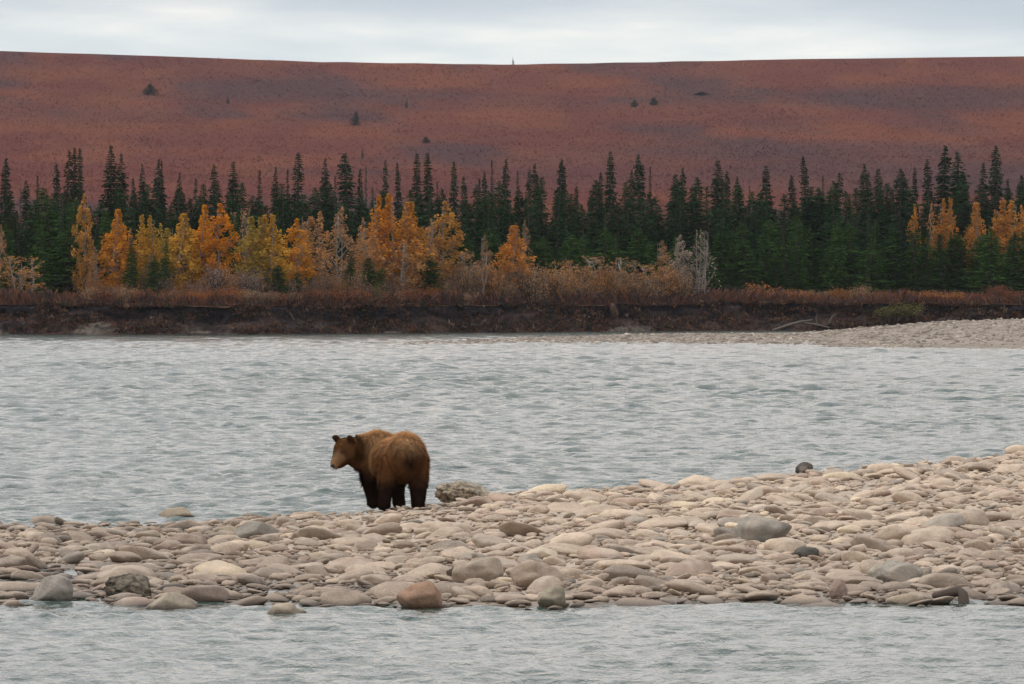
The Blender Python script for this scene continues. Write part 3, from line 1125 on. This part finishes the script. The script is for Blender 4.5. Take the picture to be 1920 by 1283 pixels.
# broad-leaved trees: u, top row, width px, proto, colour, metres behind the bank edge, label
GOLD, ORNG, GREENG = (0.53, 0.315, 0.045), (0.48, 0.26, 0.06), (0.40, 0.29, 0.055)
PEACH, DULL, BROWN, PALE = (0.45, 0.25, 0.095), (0.36, 0.215, 0.105), (0.28, 0.17, 0.095), (0.36, 0.29, 0.23)
LEAFY = [
    (8, 420, 22, 4, DULL, 9, 'thin dull orange poplar at the left edge of the picture'),
    (46, 478, 52, 5, PEACH, 6, 'short round peach-coloured poplar left of the big dark spruce'),
    (152, 364, 30, 1, ORNG, 9, 'tall narrow orange poplar squeezed between dark spruces on the left'),
    (170, 462, 22, 4, DULL, 7, 'small faded poplar at the foot of the tall narrow orange one'),
    (222, 394, 54, 0, (0.56, 0.25, 0.03), 8, 'orange poplar with a pointed tip, just right of the narrow one'),
    (249, 428, 22, 4, ORNG, 9, 'slim orange poplar between two pointed gold ones'),
    (270, 405, 40, 0, GOLD, 8, 'slim bright gold poplar with a pointed tip'),
    (299, 420, 42, 3, GREENG, 10, 'greenish gold poplar left of the largest golden poplar'),
    (345, 402, 62, 0, GOLD, 8, 'largest golden poplar, broad left half of the bright clump'),
    (384, 386, 48, 0, (0.62, 0.28, 0.015), 9, 'golden poplar with the pointed top right of the largest golden one'),
    (421, 382, 48, 1, (0.60, 0.25, 0.02), 8, 'orange poplar with a sharp tip right of the bright clump'),
    (455, 388, 26, 5, DULL, 16, 'little faded peach poplar high between the spruces'),
    (476, 408, 56, 0, GREENG, 9, 'yellow-green poplar left of the second golden clump'),
    (508, 404, 54, 0, GOLD, 8, 'bright gold poplar in the middle of the second golden clump'),
    (548, 410, 44, 1, (0.58, 0.28, 0.03), 8, 'gold poplar with a flat top right of the second golden clump'),
    (577, 416, 42, 4, PEACH, 9, 'thin peach poplar left of the brownish grove'),
    (606, 398, 52, 3, PEACH, 8, 'peach poplar in the brownish grove, left one'),
    (640, 390, 54, 3, DULL, 9, 'dull brownish poplar in the grove, tallest of the faded ones'),
    (674, 408, 26, 4, PEACH, 8, 'slender peach poplar beside dark trunks'),
    (705, 420, 50, 3, PEACH, 8, 'peach poplar leaning on the left of the tall orange one'),
    (724, 366, 56, 0, (0.56, 0.25, 0.035), 9, 'tallest orange poplar below the two thin spruce spires'),
    (768, 380, 62, 0, (0.52, 0.25, 0.05), 8, 'broad orange poplar left of the last tall orange one'),
    (752, 450, 56, 3, PEACH, 6, 'faded peach poplar low in front of the broad orange one'),
    (806, 410, 34, 4, DULL, 10, 'sparse greyish peach poplar between two orange poplars'),
    (843, 378, 54, 1, ORNG, 8, 'last tall orange poplar before the dark spruce mass'),
    (884, 468, 48, 5, DULL, 6, 'short peach poplar at the foot of the dark spruces'),
    (916, 440, 24, 4, BROWN, 9, 'thin brown poplar before the dark spruces'),
    (966, 424, 50, 0, (0.54, 0.25, 0.05), 7, 'lone orange poplar before the middle spruces'),
    (988, 412, 22, 4, BROWN, 10, 'sparse grey-brown poplar behind the lone orange one'),
    (1054, 486, 32, 5, PEACH, 6, 'small orange poplar right of the lone orange one'),
    (1125, 478, 62, 5, DULL, 6, 'rounded dusty peach poplar in the willow belt'),
    (1168, 486, 44, 5, BROWN, 7, 'greyish brown round poplar right of the dusty peach one'),
    (1222, 494, 44, 5, PEACH, 6, 'small peach poplar second left of the leafless birch'),
    (1252, 450, 34, 4, DULL, 7, 'thin faded poplar with a spindly top left of the leafless birch'),
    (1285, 440, 34, 4, PALE, 8, 'pale half-bare poplar touching the leafless birch'),
    (1714, 382, 24, 1, (0.50, 0.24, 0.05), 21, 'small orange treetop right of the broad dark spruce'),
    (1750, 382, 20, 4, (0.50, 0.25, 0.06), 21, 'little orange treetop second right of the broad dark spruce'),
    (1779, 374, 36, 0, (0.50, 0.24, 0.05), 21, 'orange poplar rising between spruces in the right grove'),
    (1832, 382, 40, 0, (0.50, 0.25, 0.06), 21, 'orange-tan poplar left of the widest one on the right'),
    (1858, 392, 26, 4, (0.50, 0.25, 0.06), 22, 'narrow tan poplar between the two wide ones on the right'),
    (1884, 378, 58, 0, (0.52, 0.26, 0.06), 21, 'widest orange-tan poplar in the right grove'),
    (1916, 386, 34, 3, (0.50, 0.25, 0.06), 21, 'orange-tan poplar cut by the right edge'),
]
for (u, v, w, k, c, o, label) in LEAFY:
    d = float(bank_d(u)) + o
    plant('poplar_tree', 'poplar', POPLAR[k], u, v, d, w, (8.0, 1.5), label, 'autumn poplars along the bank', c)
d = float(bank_d(1308)) + 6
plant('birch_tree', 'birch', BARE, 1310, 430, d, 62, (8.0, 2.35), 'leafless pale grey birch standing before dark spruces', None, PALE)

LAND = [(0, 'left picture edge'), (152, 'narrow orange poplar'), (270, 'slim gold poplar'), (384, 'largest golden clump'), (508, 'second golden clump'),
        (640, 'brownish grove'), (724, 'tallest orange poplar'), (843, 'last orange poplar'), (966, 'lone orange poplar'), (1125, 'dusty peach poplar'),
        (1310, 'leafless birch'), (1690, 'olive green bush'), (1884, 'widest tan poplar')]

SKY_SPRUCE = [(10, 297, 34), (37, 352, 16), (53, 338, 26), (70, 328, 30), (107, 305, 30), (124, 280, 30), (137, 277, 26), (155, 278, 26), (206, 273, 40),
              (230, 288, 30), (255, 333, 20), (270, 307, 22), (293, 298, 30), (312, 302, 28), (328, 323, 20), (343, 363, 18), (364, 332, 14), (398, 308, 32),
              (433, 302, 34), (453, 363, 18), (483, 318, 34), (516, 312, 18), (542, 317, 26), (562, 285, 38), (607, 297, 30), (622, 330, 20), (653, 287, 46),
              (672, 315, 20), (683, 312, 14), (697, 350, 18), (725, 300, 20), (749, 303, 20), (787, 288, 32), (800, 287, 34), (822, 340, 16), (852, 302, 24),
              (875, 330, 18), (895, 335, 26), (908, 322, 22), (922, 300, 18), (945, 298, 30), (973, 320, 26), (985, 317, 24), (1008, 307, 24),
              (1046, 305, 28), (1060, 297, 30), (1077, 348, 20), (1100, 355, 24), (1125, 322, 24), (1149, 283, 32), (1185, 318, 18), (1206, 288, 32),
              (1225, 313, 22), (1253, 325, 34), (1283, 315, 28), (1340, 300, 44), (1362, 320, 28), (1382, 330, 20), (1407, 347, 16), (1432, 310, 34),
              (1450, 365, 22), (1488, 328, 28), (1518, 293, 34), (1545, 330, 22), (1570, 322, 34), (1590, 362, 22), (1617, 307, 26), (1631, 320, 22),
              (1646, 315, 34), (1671, 353, 22), (1690, 315, 40), (1703, 342, 20), (1718, 313, 20), (1737, 298, 34), (1758, 273, 38), (1778, 330, 24),
              (1802, 285, 50), (1844, 305, 28), (1863, 273, 42), (1892, 335, 20), (1910, 328, 28)]

FRONT_L = [(100, 350, 62, 12), (126, 372, 50, 11), (20, 420, 34, 13), (82, 420, 40, 10), (246, 458, 28, 5), (286, 478, 30, 5), (310, 450, 22, 6), (190, 440, 34, 11),
           (204, 392, 36, 14), (440, 400, 34, 12), (432, 455, 40, 10), (526, 496, 34, 5), (556, 510, 34, 5), (658, 480, 24, 6), (692, 482, 40, 6), (804, 478, 42, 5),
           (575, 486, 22, 7), (12, 500, 26, 6), (712, 500, 24, 5), (158, 420, 30, 12)]


def spruce_forest():
    r = np.random.default_rng(8)
    items = []
    for (u, v, w) in SKY_SPRUCE:
        faint = v > 328 and w < 20
        items.append([u, v, w, r.uniform(30, 44) if not faint else r.uniform(60, 80), 'sky', faint])
    items[70][3] = 15.0                                 # the broad one that stands in front, right of the olive bush
    for (u, v, w, o) in FRONT_L:
        items.append([u, v, w * 1.0, o, 'front', False])
    for u in np.arange(-30, 1950, 14.6):                # middle rank, its tips below the skyline
        uu = u + r.uniform(-7, 7)
        lo, hi = (340, 400) if uu < 870 else (328, 395)
        items.append([uu, r.uniform(lo, hi), r.uniform(38, 56), r.uniform(21, 30), 'mid', False])
    for u in np.arange(868, 1975, 16.0):                # young front rank on the right
        uu = u + r.uniform(-7, 7)
        lo, hi = (425, 490) if uu < 1300 else (405, 480)
        if uu > 1690:
            lo, hi = 412, 452
        items.append([uu, r.uniform(lo, hi), r.uniform(34, 52), r.uniform(11, 18), 'front', False])
    names = {'sky': ('tall dark spruce reaching the skyline', 'tall spruces standing on the skyline'),
             'mid': ('half-hidden dark spruce in the middle rank', 'middle rank spruces'),
             'front': ('shorter green spruce in the front rank', 'front rank spruces')}
    for cls in names:
        row = sorted([it for it in items if it[4] == cls], key=lambda it: it[0])
        for it in row:
            u = it[0]
            cand = []
            for (lu, ln) in LAND:
                if lu <= u:
                    cnt = sum(1 for q in row if lu <= q[0] < u)
                    cand.append((cnt, 'right', ln))
                elif lu > 150:
                    cnt = sum(1 for q in row if u < q[0] < lu)
                    cand.append((cnt, 'left', ln))
            cnt, side, ln = min(cand, key=lambda q: q[0]) if cand else (0, 'left', 'left picture edge')
            it.append('%s, %s one %s of the %s' % (names[cls][0], ORD[min(cnt, 24)], side, ln))
    for (u, v, w, o, cls, faint, label) in items:
        d = float(bank_d(u)) + o
        k = int(r.integers(0, 7))
        pr = SPRUCE[k]
        if cls == 'sky' and w <= 16:
            pr = THIN[int(r.integers(0, 2))]
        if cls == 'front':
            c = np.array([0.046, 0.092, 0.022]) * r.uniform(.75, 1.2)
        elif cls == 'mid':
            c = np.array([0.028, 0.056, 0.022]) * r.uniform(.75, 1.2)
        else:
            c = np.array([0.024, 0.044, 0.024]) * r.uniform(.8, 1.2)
        if r.uniform() < .08:
            c = c * np.array([1.35, .95, .9])
        plant('spruce_tree', 'spruce', pr, u, v, d, max(w, 21) * 1.12, (10.0, 1.10), label, names[cls][1], tuple(c), rz=r.uniform(0, 6.28), lean=r.normal(0, 0.018))


spruce_forest()

# stunted trees out on the hill: u, foot row, height px, width px, label
for (u, vf, h, w, label) in [(279, 179, 22, 24, 'stunted bushy spruce alone on the upper left hillside'),
                             (666, 236, 27, 15, 'small dark spruce on the hillside above the brownish grove'),
                             (762, 204, 20, 8, 'thin little spruce on the hillside up and right of the small dark spruce'),
                             (679, 301, 29, 8, 'slim faint spruce on the lower hillside just above the treetops'),
                             (962, 122, 15, 5, 'tiny bare tree on the hill crest against the sky'),
                             (1188, 201, 14, 12, 'small faint bush, left of two on the middle hillside'),
                             (1226, 198, 16, 14, 'small dark bush, right of two on the middle hillside'),
                             (428, 195, 14, 9, 'faint tiny spruce right of the stunted bushy one'),
                             (800, 269, 13, 13, 'faint round bush on the lower hillside'),
                             (1313, 179, 7, 22, 'low flat dark bush on the hillside right of the two small ones')]:
    ds = np.linspace(D0 + 20, D1 + 5, 900)
    vv = vpix(land_z(np.full(900, float(u)), ds), ds)
    ok = np.where(vv <= vf)[0]
    d = float(ds[ok[0]]) if len(ok) else D1 - 3
    plant('stunted_spruce' if 'bush,' not in label and 'bush on' not in label else 'hill_bush', 'spruce' if 'bush,' not in label and 'bush on' not in label else 'bush',
          SPRUCE[6] if w > 9 else THIN[0], u, vf - h, d, w * 1.15, (10.0, 1.35), label, 'lone trees on the hillside', (0.040, 0.058, 0.042))

# ------------------------------------------------------------------ shrubs in front of the trees
RUST, PEACHY, DUSTY, MAROON = (0.36, 0.135, 0.045), (0.42, 0.215, 0.09), (0.34, 0.215, 0.125), (0.24, 0.09, 0.05)


def shrubs():
    r = np.random.default_rng(17)
    items = []
    for u in np.arange(870, 1290, 15):                                   # tall peach willows
        items.append((u + r.uniform(-5, 5), r.uniform(497, 528), r.uniform(26, 42), [PEACHY, DUSTY, PEACHY, DULL][int(r.integers(0, 4))], r.uniform(3, 7), 'tall peach-brown willow bush'))
    for u in np.arange(180, 870, 19):                                    # low rust band
        items.append((u + r.uniform(-6, 6), r.uniform(538, 551), r.uniform(28, 46), [RUST, MAROON, RUST, DUSTY][int(r.integers(0, 4))], r.uniform(2, 4), 'low rust-red bush'))
    for u in np.arange(186, 868, 25):                                    # taller dusty willows under the poplars
        items.append((u + r.uniform(-7, 7), r.uniform(508, 538), r.uniform(26, 40), [DUSTY, (0.30, 0.20, 0.14), PEACHY, (0.26, 0.16, 0.12)][int(r.integers(0, 4))], r.uniform(4.5, 6.5), 'dusty brown willow bush under the poplars'))
    for u in np.arange(395, 480, 20):
        items.append((u, r.uniform(500, 520), 30, (0.36, 0.27, 0.22), 5.5, 'grey leafless willow bush'))
    for (u, v, w) in [(1342, 546, 50), (1372, 552, 36), (1418, 533, 60), (1450, 546, 40), (1490, 545, 44), (1530, 553, 40), (1575, 540, 30), (1660, 546, 44),
                      (1715, 552, 40), (1742, 546, 50), (1790, 547, 48), (1835, 550, 36), (1870, 535, 40), (1905, 545, 40)]:
        items.append((u, v, w, [RUST, (0.40, 0.16, 0.05), MAROON][int(r.integers(0, 3))], r.uniform(3, 5), 'low orange-red bush before the dark spruces'))
    for (u, v, w) in [(1390, 548, 30), (1470, 550, 40), (1510, 545, 40), (1550, 545, 40), (1615, 535, 40), (1640, 550, 34), (8, 540, 40), (40, 548, 44), (75, 552, 40), (115, 552, 40), (150, 548, 40)]:
        items.append((u, v, w, DUSTY if u > 1300 else MAROON, r.uniform(4, 6), 'thin grey-brown bush on the bank top'))
    kinds = sorted(set(i[5] for i in items))
    for kd in kinds:
        row = sorted([i for i in items if i[5] == kd])
        for (u, v, w, c, o, _) in row:
            cand = []
            for (lu, ln) in LAND:
                if lu <= u:
                    cand.append((sum(1 for q in row if lu <= q[0] < u), 'right', ln))
                elif lu > 150:
                    cand.append((sum(1 for q in row if u < q[0] < lu), 'left', ln))
            cnt, side, ln = min(cand)
            d = float(bank_d(u)) + o
            plant('willow_bush', 'bush', SHRUB[int(r.integers(0, 3))], u, v, d, w * 1.2, (1.75, 1.6), '%s, %s %s of the %s' % (kd, ORD[cnt], side, ln),
                  'bushes along the bank top', tuple(np.array(c) * r.uniform(.85, 1.15)), 'stems', 'crown', rz=r.uniform(0, 6.28))
    # the olive bush that spills over the bank edge
    for (u, v, d_, w, base) in [(1690, 566, -2.2, 84, 0.9)]:
        d = float(bank_d(u)) + d_
        plant('willow_bush', 'bush', SHRUB[1], u, v, d, w, (2.0, 1.75), 'olive green bush spilling over the bank edge above the far gravel', 'bushes along the bank top',
              (0.15, 0.135, 0.04), 'stems', 'crown', base=base)
    d = float(bank_d(706)) + 1.0
    plant('willow_bush', 'bush', SHRUB[2], 706, 528, d, 22, (2.0, 1.75), 'small yellow-green bush leaning at the bank edge', 'bushes along the bank top', (0.20, 0.16, 0.03), 'stems', 'crown', lean=0.2)
    # what nobody could count: brown and purple twigs, dead grass and seedlings under the trees
    n = 30000
    u = r.uniform(-250, 2170, n)
    o = r.uniform(0.6, 16, n)
    d = bank_d(u) + o
    X = (u - 960) / F * d
    z = land_z(u, d)
    h = (0.15 + 1.5 * fbm(X / 4.5, d / 3.0, 301, 3) ** 1.4) * r.uniform(.45, 1.3, n)
    ax = r.normal(0, .38, n) * h
    wd = r.uniform(.012, .035, n)
    V = np.stack([np.stack([X - wd, d, z - .05], 1), np.stack([X + wd, d + .02, z - .05], 1), np.stack([X + ax + wd * .3, d + r.normal(0, .15, n), z + h], 1),
                  np.stack([X + ax - wd * .8, d, z + h * .8], 1)], 1).reshape(-1, 3)
    pal = np.array([[.060, .040, .040], [.11, .058, .045], [.17, .075, .042], [.085, .062, .055], [.055, .040, .040], [.20, .105, .055]])
    t = np.clip(fbm(X / 7, d / 5, 311, 3) * 1.6 - .3, 0, .999)
    idx = np.clip((t * 4 + r.normal(0, 1.0, n)), 0, 5).astype(int)
    c = pal[idx] * r.uniform(.7, 1.3, (n, 1))
    me = mesh_np('undergrowth', V, np.arange(n * 4).reshape(-1, 4), np.repeat(c, 4, 0))
    tag(obj('undergrowth', me, M['brush']), 'brown and purple twigs and dead grass on the bank top', 'undergrowth', kind='stuff')


shrubs()

# driftwood and fallen turf on the far bank -----------------------------------


def stick(name, pts, radii, label, cat, mat='wood', group=None, color=None):
    v, f = tube(pts, radii, 7)
    o = obj(name, mesh_np(name, v, f, None, True), M[mat], None, None, color)
    return tag(o, label, cat, group)


d = float(bank_d(1480)) - 3.4
stick('driftwood_log', [at(1448, 620, d - 1), at(1475, 611, d), at(1500, 604, d), at(1524, 600, d + .2)], [.10, .12, .11, .06],
      'long curved pale driftwood log at the foot of the bank', 'driftwood', group='driftwood on the far bank')
d = float(bank_d(1530)) - 3.0
stick('driftwood_log', [at(1508, 606, d), at(1530, 609, d), at(1556, 615, d - .3)], [.08, .09, .05],
      'shorter pale driftwood log lying right of the curved log', 'driftwood', group='driftwood on the far bank')
stick('driftwood_branch', [at(1532, 606, d), at(1530, 596, d), at(1533, 588, d + .1)], [.05, .04, .02],
      'upright broken pale branch above the driftwood logs', 'driftwood', group='driftwood on the far bank')
stick('driftwood_branch', [at(1555, 606, d), at(1560, 594, d), at(1570, 587, d)], [.08, .07, .04],
      'pale forked stub leaning right above the driftwood logs', 'driftwood', group='driftwood on the far bank')
d = float(bank_d(545)) - 2.5
stick('driftwood_branch', [at(543, 586, d), at(547, 593, d), at(552, 600, d - .2)], [.03, .035, .03],
      'thin pale stick on the dark bank below the second golden clump', 'driftwood', group='driftwood on the far bank')

d = float(bank_d(1150)) - 1.6
V, Fc = stone_shape(911, 3)
V = V * np.array([.34, .22, .62]) @ np.array(Matrix.Rotation(R(-24), 3, 'Y')).T
P0 = at(1152, 583, d)
o = obj('turf_block', mesh_np('turf_block', V, Fc, np.full((len(V), 3), (0.085, 0.056, 0.042)), True), M['bank'], None, P0)
tag(o, 'brown slab of turf slumped over the bank edge below the dusty peach poplar', 'turf block')

# driftwood root on the near bar's lower right
d0 = ground_hit(1795, 1128)
stick('driftwood_stump', [at(1752, 1117, d0 + .15), at(1776, 1114, d0), at(1798, 1108, d0), at(1806, 1116, d0 - .05), at(1808, 1132, d0 - .1), at(1809, 1142, d0 - .1)],
      [.035, .05, .06, .055, .06, .07], 'dark waterlogged wood stump at the near shore on the lower right', 'driftwood', 'bark')

# ------------------------------------------------------------------ the bear


def bear():
    root = thing('bear', 'brown grizzly bear with dark legs standing on the gravel bar, head turned left', 'bear', (BEAR_X, BEAR_D, BEAR_Z), scale=(1.0, 1.0, 0.97))
    P = Parts()
    bm = bmesh.new()
    bmesh.ops.create_icosphere(bm, subdivisions=4, radius=1)
    sv = np.array([v.co[:] for v in bm.verts])
    sf = np.array([[v.index for v in f.verts] for f in bm.faces])
    bm.free()

    def ell(c, r_, rot=None):
        v = sv * np.array(r_)
        if rot is not None:
            v = v @ np.array(rot).T
        P.add(v + np.array(c), sf)

    def cap(pts, rads, flat=1.0):
        pts = [np.array(p, float) for p in pts]
        for i in range(len(pts) - 1):
            L = np.linalg.norm(pts[i + 1] - pts[i])
            n = max(2, int(L / 0.035))
            for k in range(n + 1):
                s = k / n
                rr = rads[i] * (1 - s) + rads[i + 1] * s
                ell(pts[i] * (1 - s) + pts[i + 1] * s, (rr, rr * flat, rr))
    # trunk of the body, from rump (near us) to shoulders
    ell((.02, .16, .705), (.275, .36, .335))
    ell((.01, .22, .80), (.235, .33, .255))
    ell((-.14, .52, .655), (.325, .42, .31))
    ell((-.30, .90, .70), (.30, .34, .34))
    ell((-.385, .90, .905), (.165, .26, .165))
    # neck and head
    cap([(-.40, .98, .80), (-.58, .93, .80), (-.74, .86, .81)], [.24, .205, .165])
    cap([(-.45, .95, .66), (-.62, .90, .68), (-.74, .84, .73)], [.20, .165, .13])
    H = np.array([-.825, .80, .825])
    fw = np.array([-.52, -.60, -.60])
    fw /= np.linalg.norm(fw)
    sd_ = np.cross(fw, [0, 0, 1.0])
    sd_ /= np.linalg.norm(sd_)          # the bear's right side
    up = np.cross(sd_, fw)
    Rm = np.stack([sd_, fw, up], 1)

    def hp(a, b, c):
        return H + sd_ * a + fw * b + up * c
    ell(H, (.155, .175, .145), Rm)
    ell(hp(.085, .02, -.06), (.105, .125, .115), Rm)
    ell(hp(-.085, .02, -.06), (.105, .125, .115), Rm)
    cap([hp(0, .10, -.01), hp(0, .20, -.035), hp(0, .285, -.045)], [.115, .090, .068])
    cap([hp(0, .06, -.09), hp(0, .18, -.11), hp(0, .255, -.105)], [.105, .070, .044])
    ears = []
    for sg in (1, -1):
        c = hp(sg * .135, -.055, .135)
        ears.append(c)
        ell(c, (.062, .030, .062), Rm)
        ell(c - up * .045 - sd_ * sg * .015, (.055, .035, .05), Rm)
    # hind legs: thigh, knee forward, hock back, long foot
    for (hx, kx, hk, ft, rk) in [(-.125, -.215, -.265, -.28, .088), (.145, .185, .19, .185, .10)]:
        cap([(hx, .16, .66), (kx, .24, .44), (hk, .06, .17), (ft, .06, .055), (ft, .24, .045)], [.180, .132, rk, .085, .07])
        for t_ in range(5):
            ell((ft + (t_ - 2) * .033, .28 - abs(t_ - 2) * .012, .035), (.022, .05, .03))
    for (sx, ex, wx, ft) in [(-.45, -.49, -.455, -.44), (-.19, -.13, -.10, -.09)]:
        cap([(sx, .93, .66), (ex, .88, .42), (wx, .97, .15), (ft, .97, .055), (ft, 1.06, .045)], [.185, .125, .085, .083, .07])
        for t_ in range(5):
            ell((ft + (t_ - 2) * .033, 1.11 - abs(t_ - 2) * .012, .035), (.022, .045, .03))
    # short tail
    cap([(.075, -.19, .73), (.08, -.225, .68), (.08, -.22, .63)], [.035, .04, .025])
    src = bpy.data.objects.new('bear_source', P.mesh('bear_source'))
    COL.objects.link(src)
    md = src.modifiers.new('r', 'REMESH')
    md.mode = 'VOXEL'
    md.voxel_size = 0.013
    sm = src.modifiers.new('s', 'SMOOTH')
    sm.factor = 0.5
    sm.iterations = 9
    dg = bpy.context.evaluated_depsgraph_get()
    me = bpy.data.meshes.new_from_object(src.evaluated_get(dg))
    me.name = 'body'
    bpy.data.objects.remove(src)
    n = len(me.vertices)
    co = np.empty(n * 3, np.float32)
    me.vertices.foreach_get('co', co)
    co = co.reshape(-1, 3)
    nr = np.empty(n * 3, np.float32)
    me.vertices.foreach_get('normal', nr)
    nr = nr.reshape(-1, 3)
    me.polygons.foreach_set('use_smooth', np.ones(len(me.polygons), bool))

    def coat(p, seed=0):
        x, y, z = p[:, 0], p[:, 1], p[:, 2]
        nz = fbm(x * 9 + 3, z * 9 + y * 5, 401, 3)[:, None]
        brown = np.array([.245, .115, .048])
        tan = np.array([.58, .375, .205])
        dark = np.array([.020, .011, .008])
        umber = np.array([.075, .033, .015])
        c = brown * np.ones((len(p), 1))
        hq = np.linalg.norm(p - np.array([-.84, .78, .80]), axis=1)
        back = (sstep(.66, .98, z + .16 * (nz[:, 0] - .5)) * sstep(.24, .36, hq))[:, None]
        c = c * (1 - .85 * back) + tan * .85 * back  # blond back fur, paled further to paint in the rim light
        hd_ = sstep(.34, .26, hq)[:, None]
        c = c * (1 - .6 * hd_)
        rear = (sstep(.12, -.08, y) * sstep(-.28, -.02, x) * sstep(.98, .80, z))[:, None]  # dark brown rump fur, with shade painted into its right half
        c = c * (1 - .35 * rear)
        flank = (sstep(-.16, -.34, x) * sstep(-.58, -.46, x) * sstep(.46, .58, z) * sstep(.2, .36, y) * sstep(.95, .72, y))[:, None]
        c = c * (1 - .75 * flank) + np.array([.40, .245, .125]) * .75 * flank
        leg = sstep(.56, .24, z + .10 * (nz[:, 0] - .5))[:, None]
        c = c * (1 - leg) + dark * leg
        # front legs darker higher up
        fl = (sstep(.70, .80, y) * sstep(.62, .45, z))[:, None]
        c = c * (1 - fl) + dark * fl
        tail = np.exp(-((x - .085) / .10) ** 2 - ((z - .64) / .13) ** 2)[:, None] * (y < .1)[:, None]
        c = c * (1 - .85 * tail) + dark * 1.3 * .85 * tail
        # head: dark ears and eye patches, paler muzzle
        q = p - H
        a, b, u_ = q @ sd_, q @ fw, q @ up
        head = (np.linalg.norm(q, axis=1) < .36) & (x < -.66)
        muz = (head * sstep(.12, .20, b) * sstep(-.11, -.06, u_))[:, None]
        c = c * (1 - .3 * muz) + tan * .9 * .3 * muz
        jaw = (head * sstep(-.08, -.13, u_))[:, None]
        c = c * (1 - .75 * jaw) + umber * .75 * jaw
        for sg in (1, -1):
            e = np.exp(-((a - sg * .085) / .045) ** 2 - ((b - .135) / .05) ** 2 - ((u_ - .045) / .05) ** 2)[:, None] * head[:, None]
            c = c * (1 - .8 * e) + umber * .8 * e
        for ec in ears:
            e = np.exp(-(np.linalg.norm(p - ec, axis=1) / .075) ** 4)[:, None]
            c = c * (1 - .9 * e) + np.array([.035, .017, .01]) * .9 * e
        neck = (sstep(-.56, -.66, x) * sstep(.75, .60, z) * (~head))[:, None]
        c = c * (1 - .4 * neck) + umber * .4 * neck
        n2 = fbm(x * 22 + z * 6, z * 14 + y * 11, 411, 2)[:, None]
        return c * (.62 + .50 * nz + .28 * n2)

    ca = me.color_attributes.new('Col', 'FLOAT_COLOR', 'POINT')
    cc = np.ones((n, 4), np.float32)
    cc[:, :3] = coat(co)
    ca.data.foreach_set('color', cc.ravel())
    fur_m = mat_vcol('bear_fur', 0.9, 28.0, 0.25, 0.01)
    me.materials.clear()
    me.materials.append(fur_m)
    obj('body', me, None, root)
    # fur: short tapering tufts lying back and down along the coat
    me.calc_loop_triangles()
    nt = len(me.loop_triangles)
    ti = np.empty(nt * 3, np.int32)
    me.loop_triangles.foreach_get('vertices', ti)
    ti = ti.reshape(-1, 3)
    A, B, C_ = co[ti[:, 0]], co[ti[:, 1]], co[ti[:, 2]]
    area = np.linalg.norm(np.cross(B - A, C_ - A), axis=1)
    r = np.random.default_rng(21)
    K = 60000
    pick = r.choice(nt, K, p=area / area.sum())
    w = r.dirichlet((1, 1, 1), K)
    p = A[pick] * w[:, :1] + B[pick] * w[:, 1:2] + C_[pick] * w[:, 2:]
    nn = nr[ti[pick, 0]] * w[:, :1] + nr[ti[pick, 1]] * w[:, 1:2] + nr[ti[pick, 2]] * w[:, 2:]
    nn /= np.linalg.norm(nn, axis=1)[:, None] + 1e-6
    hd = (np.linalg.norm(p - H, axis=1) < .33) & (p[:, 0] < -.68)
    ln = np.where(hd, .016, np.where(p[:, 2] < .3, .026, .055)) * r.uniform(.5, 1.35, K)
    flow = np.array([.12, -.55, -.62]) + r.normal(0, .25, (K, 3))
    flow -= nn * (flow * nn).sum(1)[:, None]
    ln = np.where(np.linalg.norm(p - hp(0, .33, -.035), axis=1) < .05, .001, ln)
    tip = p + (nn * r.uniform(.35, .8, (K, 1)) + flow) * ln[:, None]
    sdv = np.cross(nn, flow)
    sdv /= np.linalg.norm(sdv, axis=1)[:, None] + 1e-6
    sdv *= (r.uniform(.003, .006, K))[:, None]
    V = np.stack([p - sdv - nn * .004, p + sdv - nn * .004, tip], 1).reshape(-1, 3)
    c = np.repeat(coat(p) * r.uniform(.75, 1.35, (K, 1)), 3, 0)
    obj('fur', mesh_np('fur', V, np.arange(K * 3).reshape(-1, 3), c, False), mat_vcol('bear_guard_hair', 0.7, 0, 0, 0, 0.3), root)
    black = mat_plain('black_nose', (0.012, 0.010, 0.010), 0.35, 0.5)
    o = obj('nose', mesh_np('nose', (sv * np.array([.036, .022, .028])) @ Rm.T + hp(0, .350, -.032), sf, None, True), black, root)
    for sg in (1, -1):
        obj('eye', mesh_np('eye', sv * .014 + hp(sg * .072, .150, .062), sf, None, True), black, root)


bear()

# ------------------------------------------------------------------ thin haze over the valley


def haze():
    x0, x1, y0, y1, z0, z1 = -2700, 2700, -90, 5400, -2.0, 112.0
    V = [(x, y, z) for z in (z0, z1) for y in (y0, y1) for x in (x0, x1)]
    f = [(0, 2, 3, 1), (4, 5, 7, 6), (0, 1, 5, 4), (1, 3, 7, 5), (3, 2, 6, 7), (2, 0, 4, 6)]
    t = NT('valley_haze')
    v = t.n('ShaderNodeVolumePrincipled', {'Color': (0.80, 0.86, 0.97, 1), 'Density': HAZE})
    o = t.n('ShaderNodeOutputMaterial')
    t.t.links.new(v.outputs[0], o.inputs['Volume'])
    tag(obj('haze', mesh_np('haze', V, f), t.m), 'thin pale haze over the valley', 'haze', kind='stuff')


HAZE = 0.000026
haze()
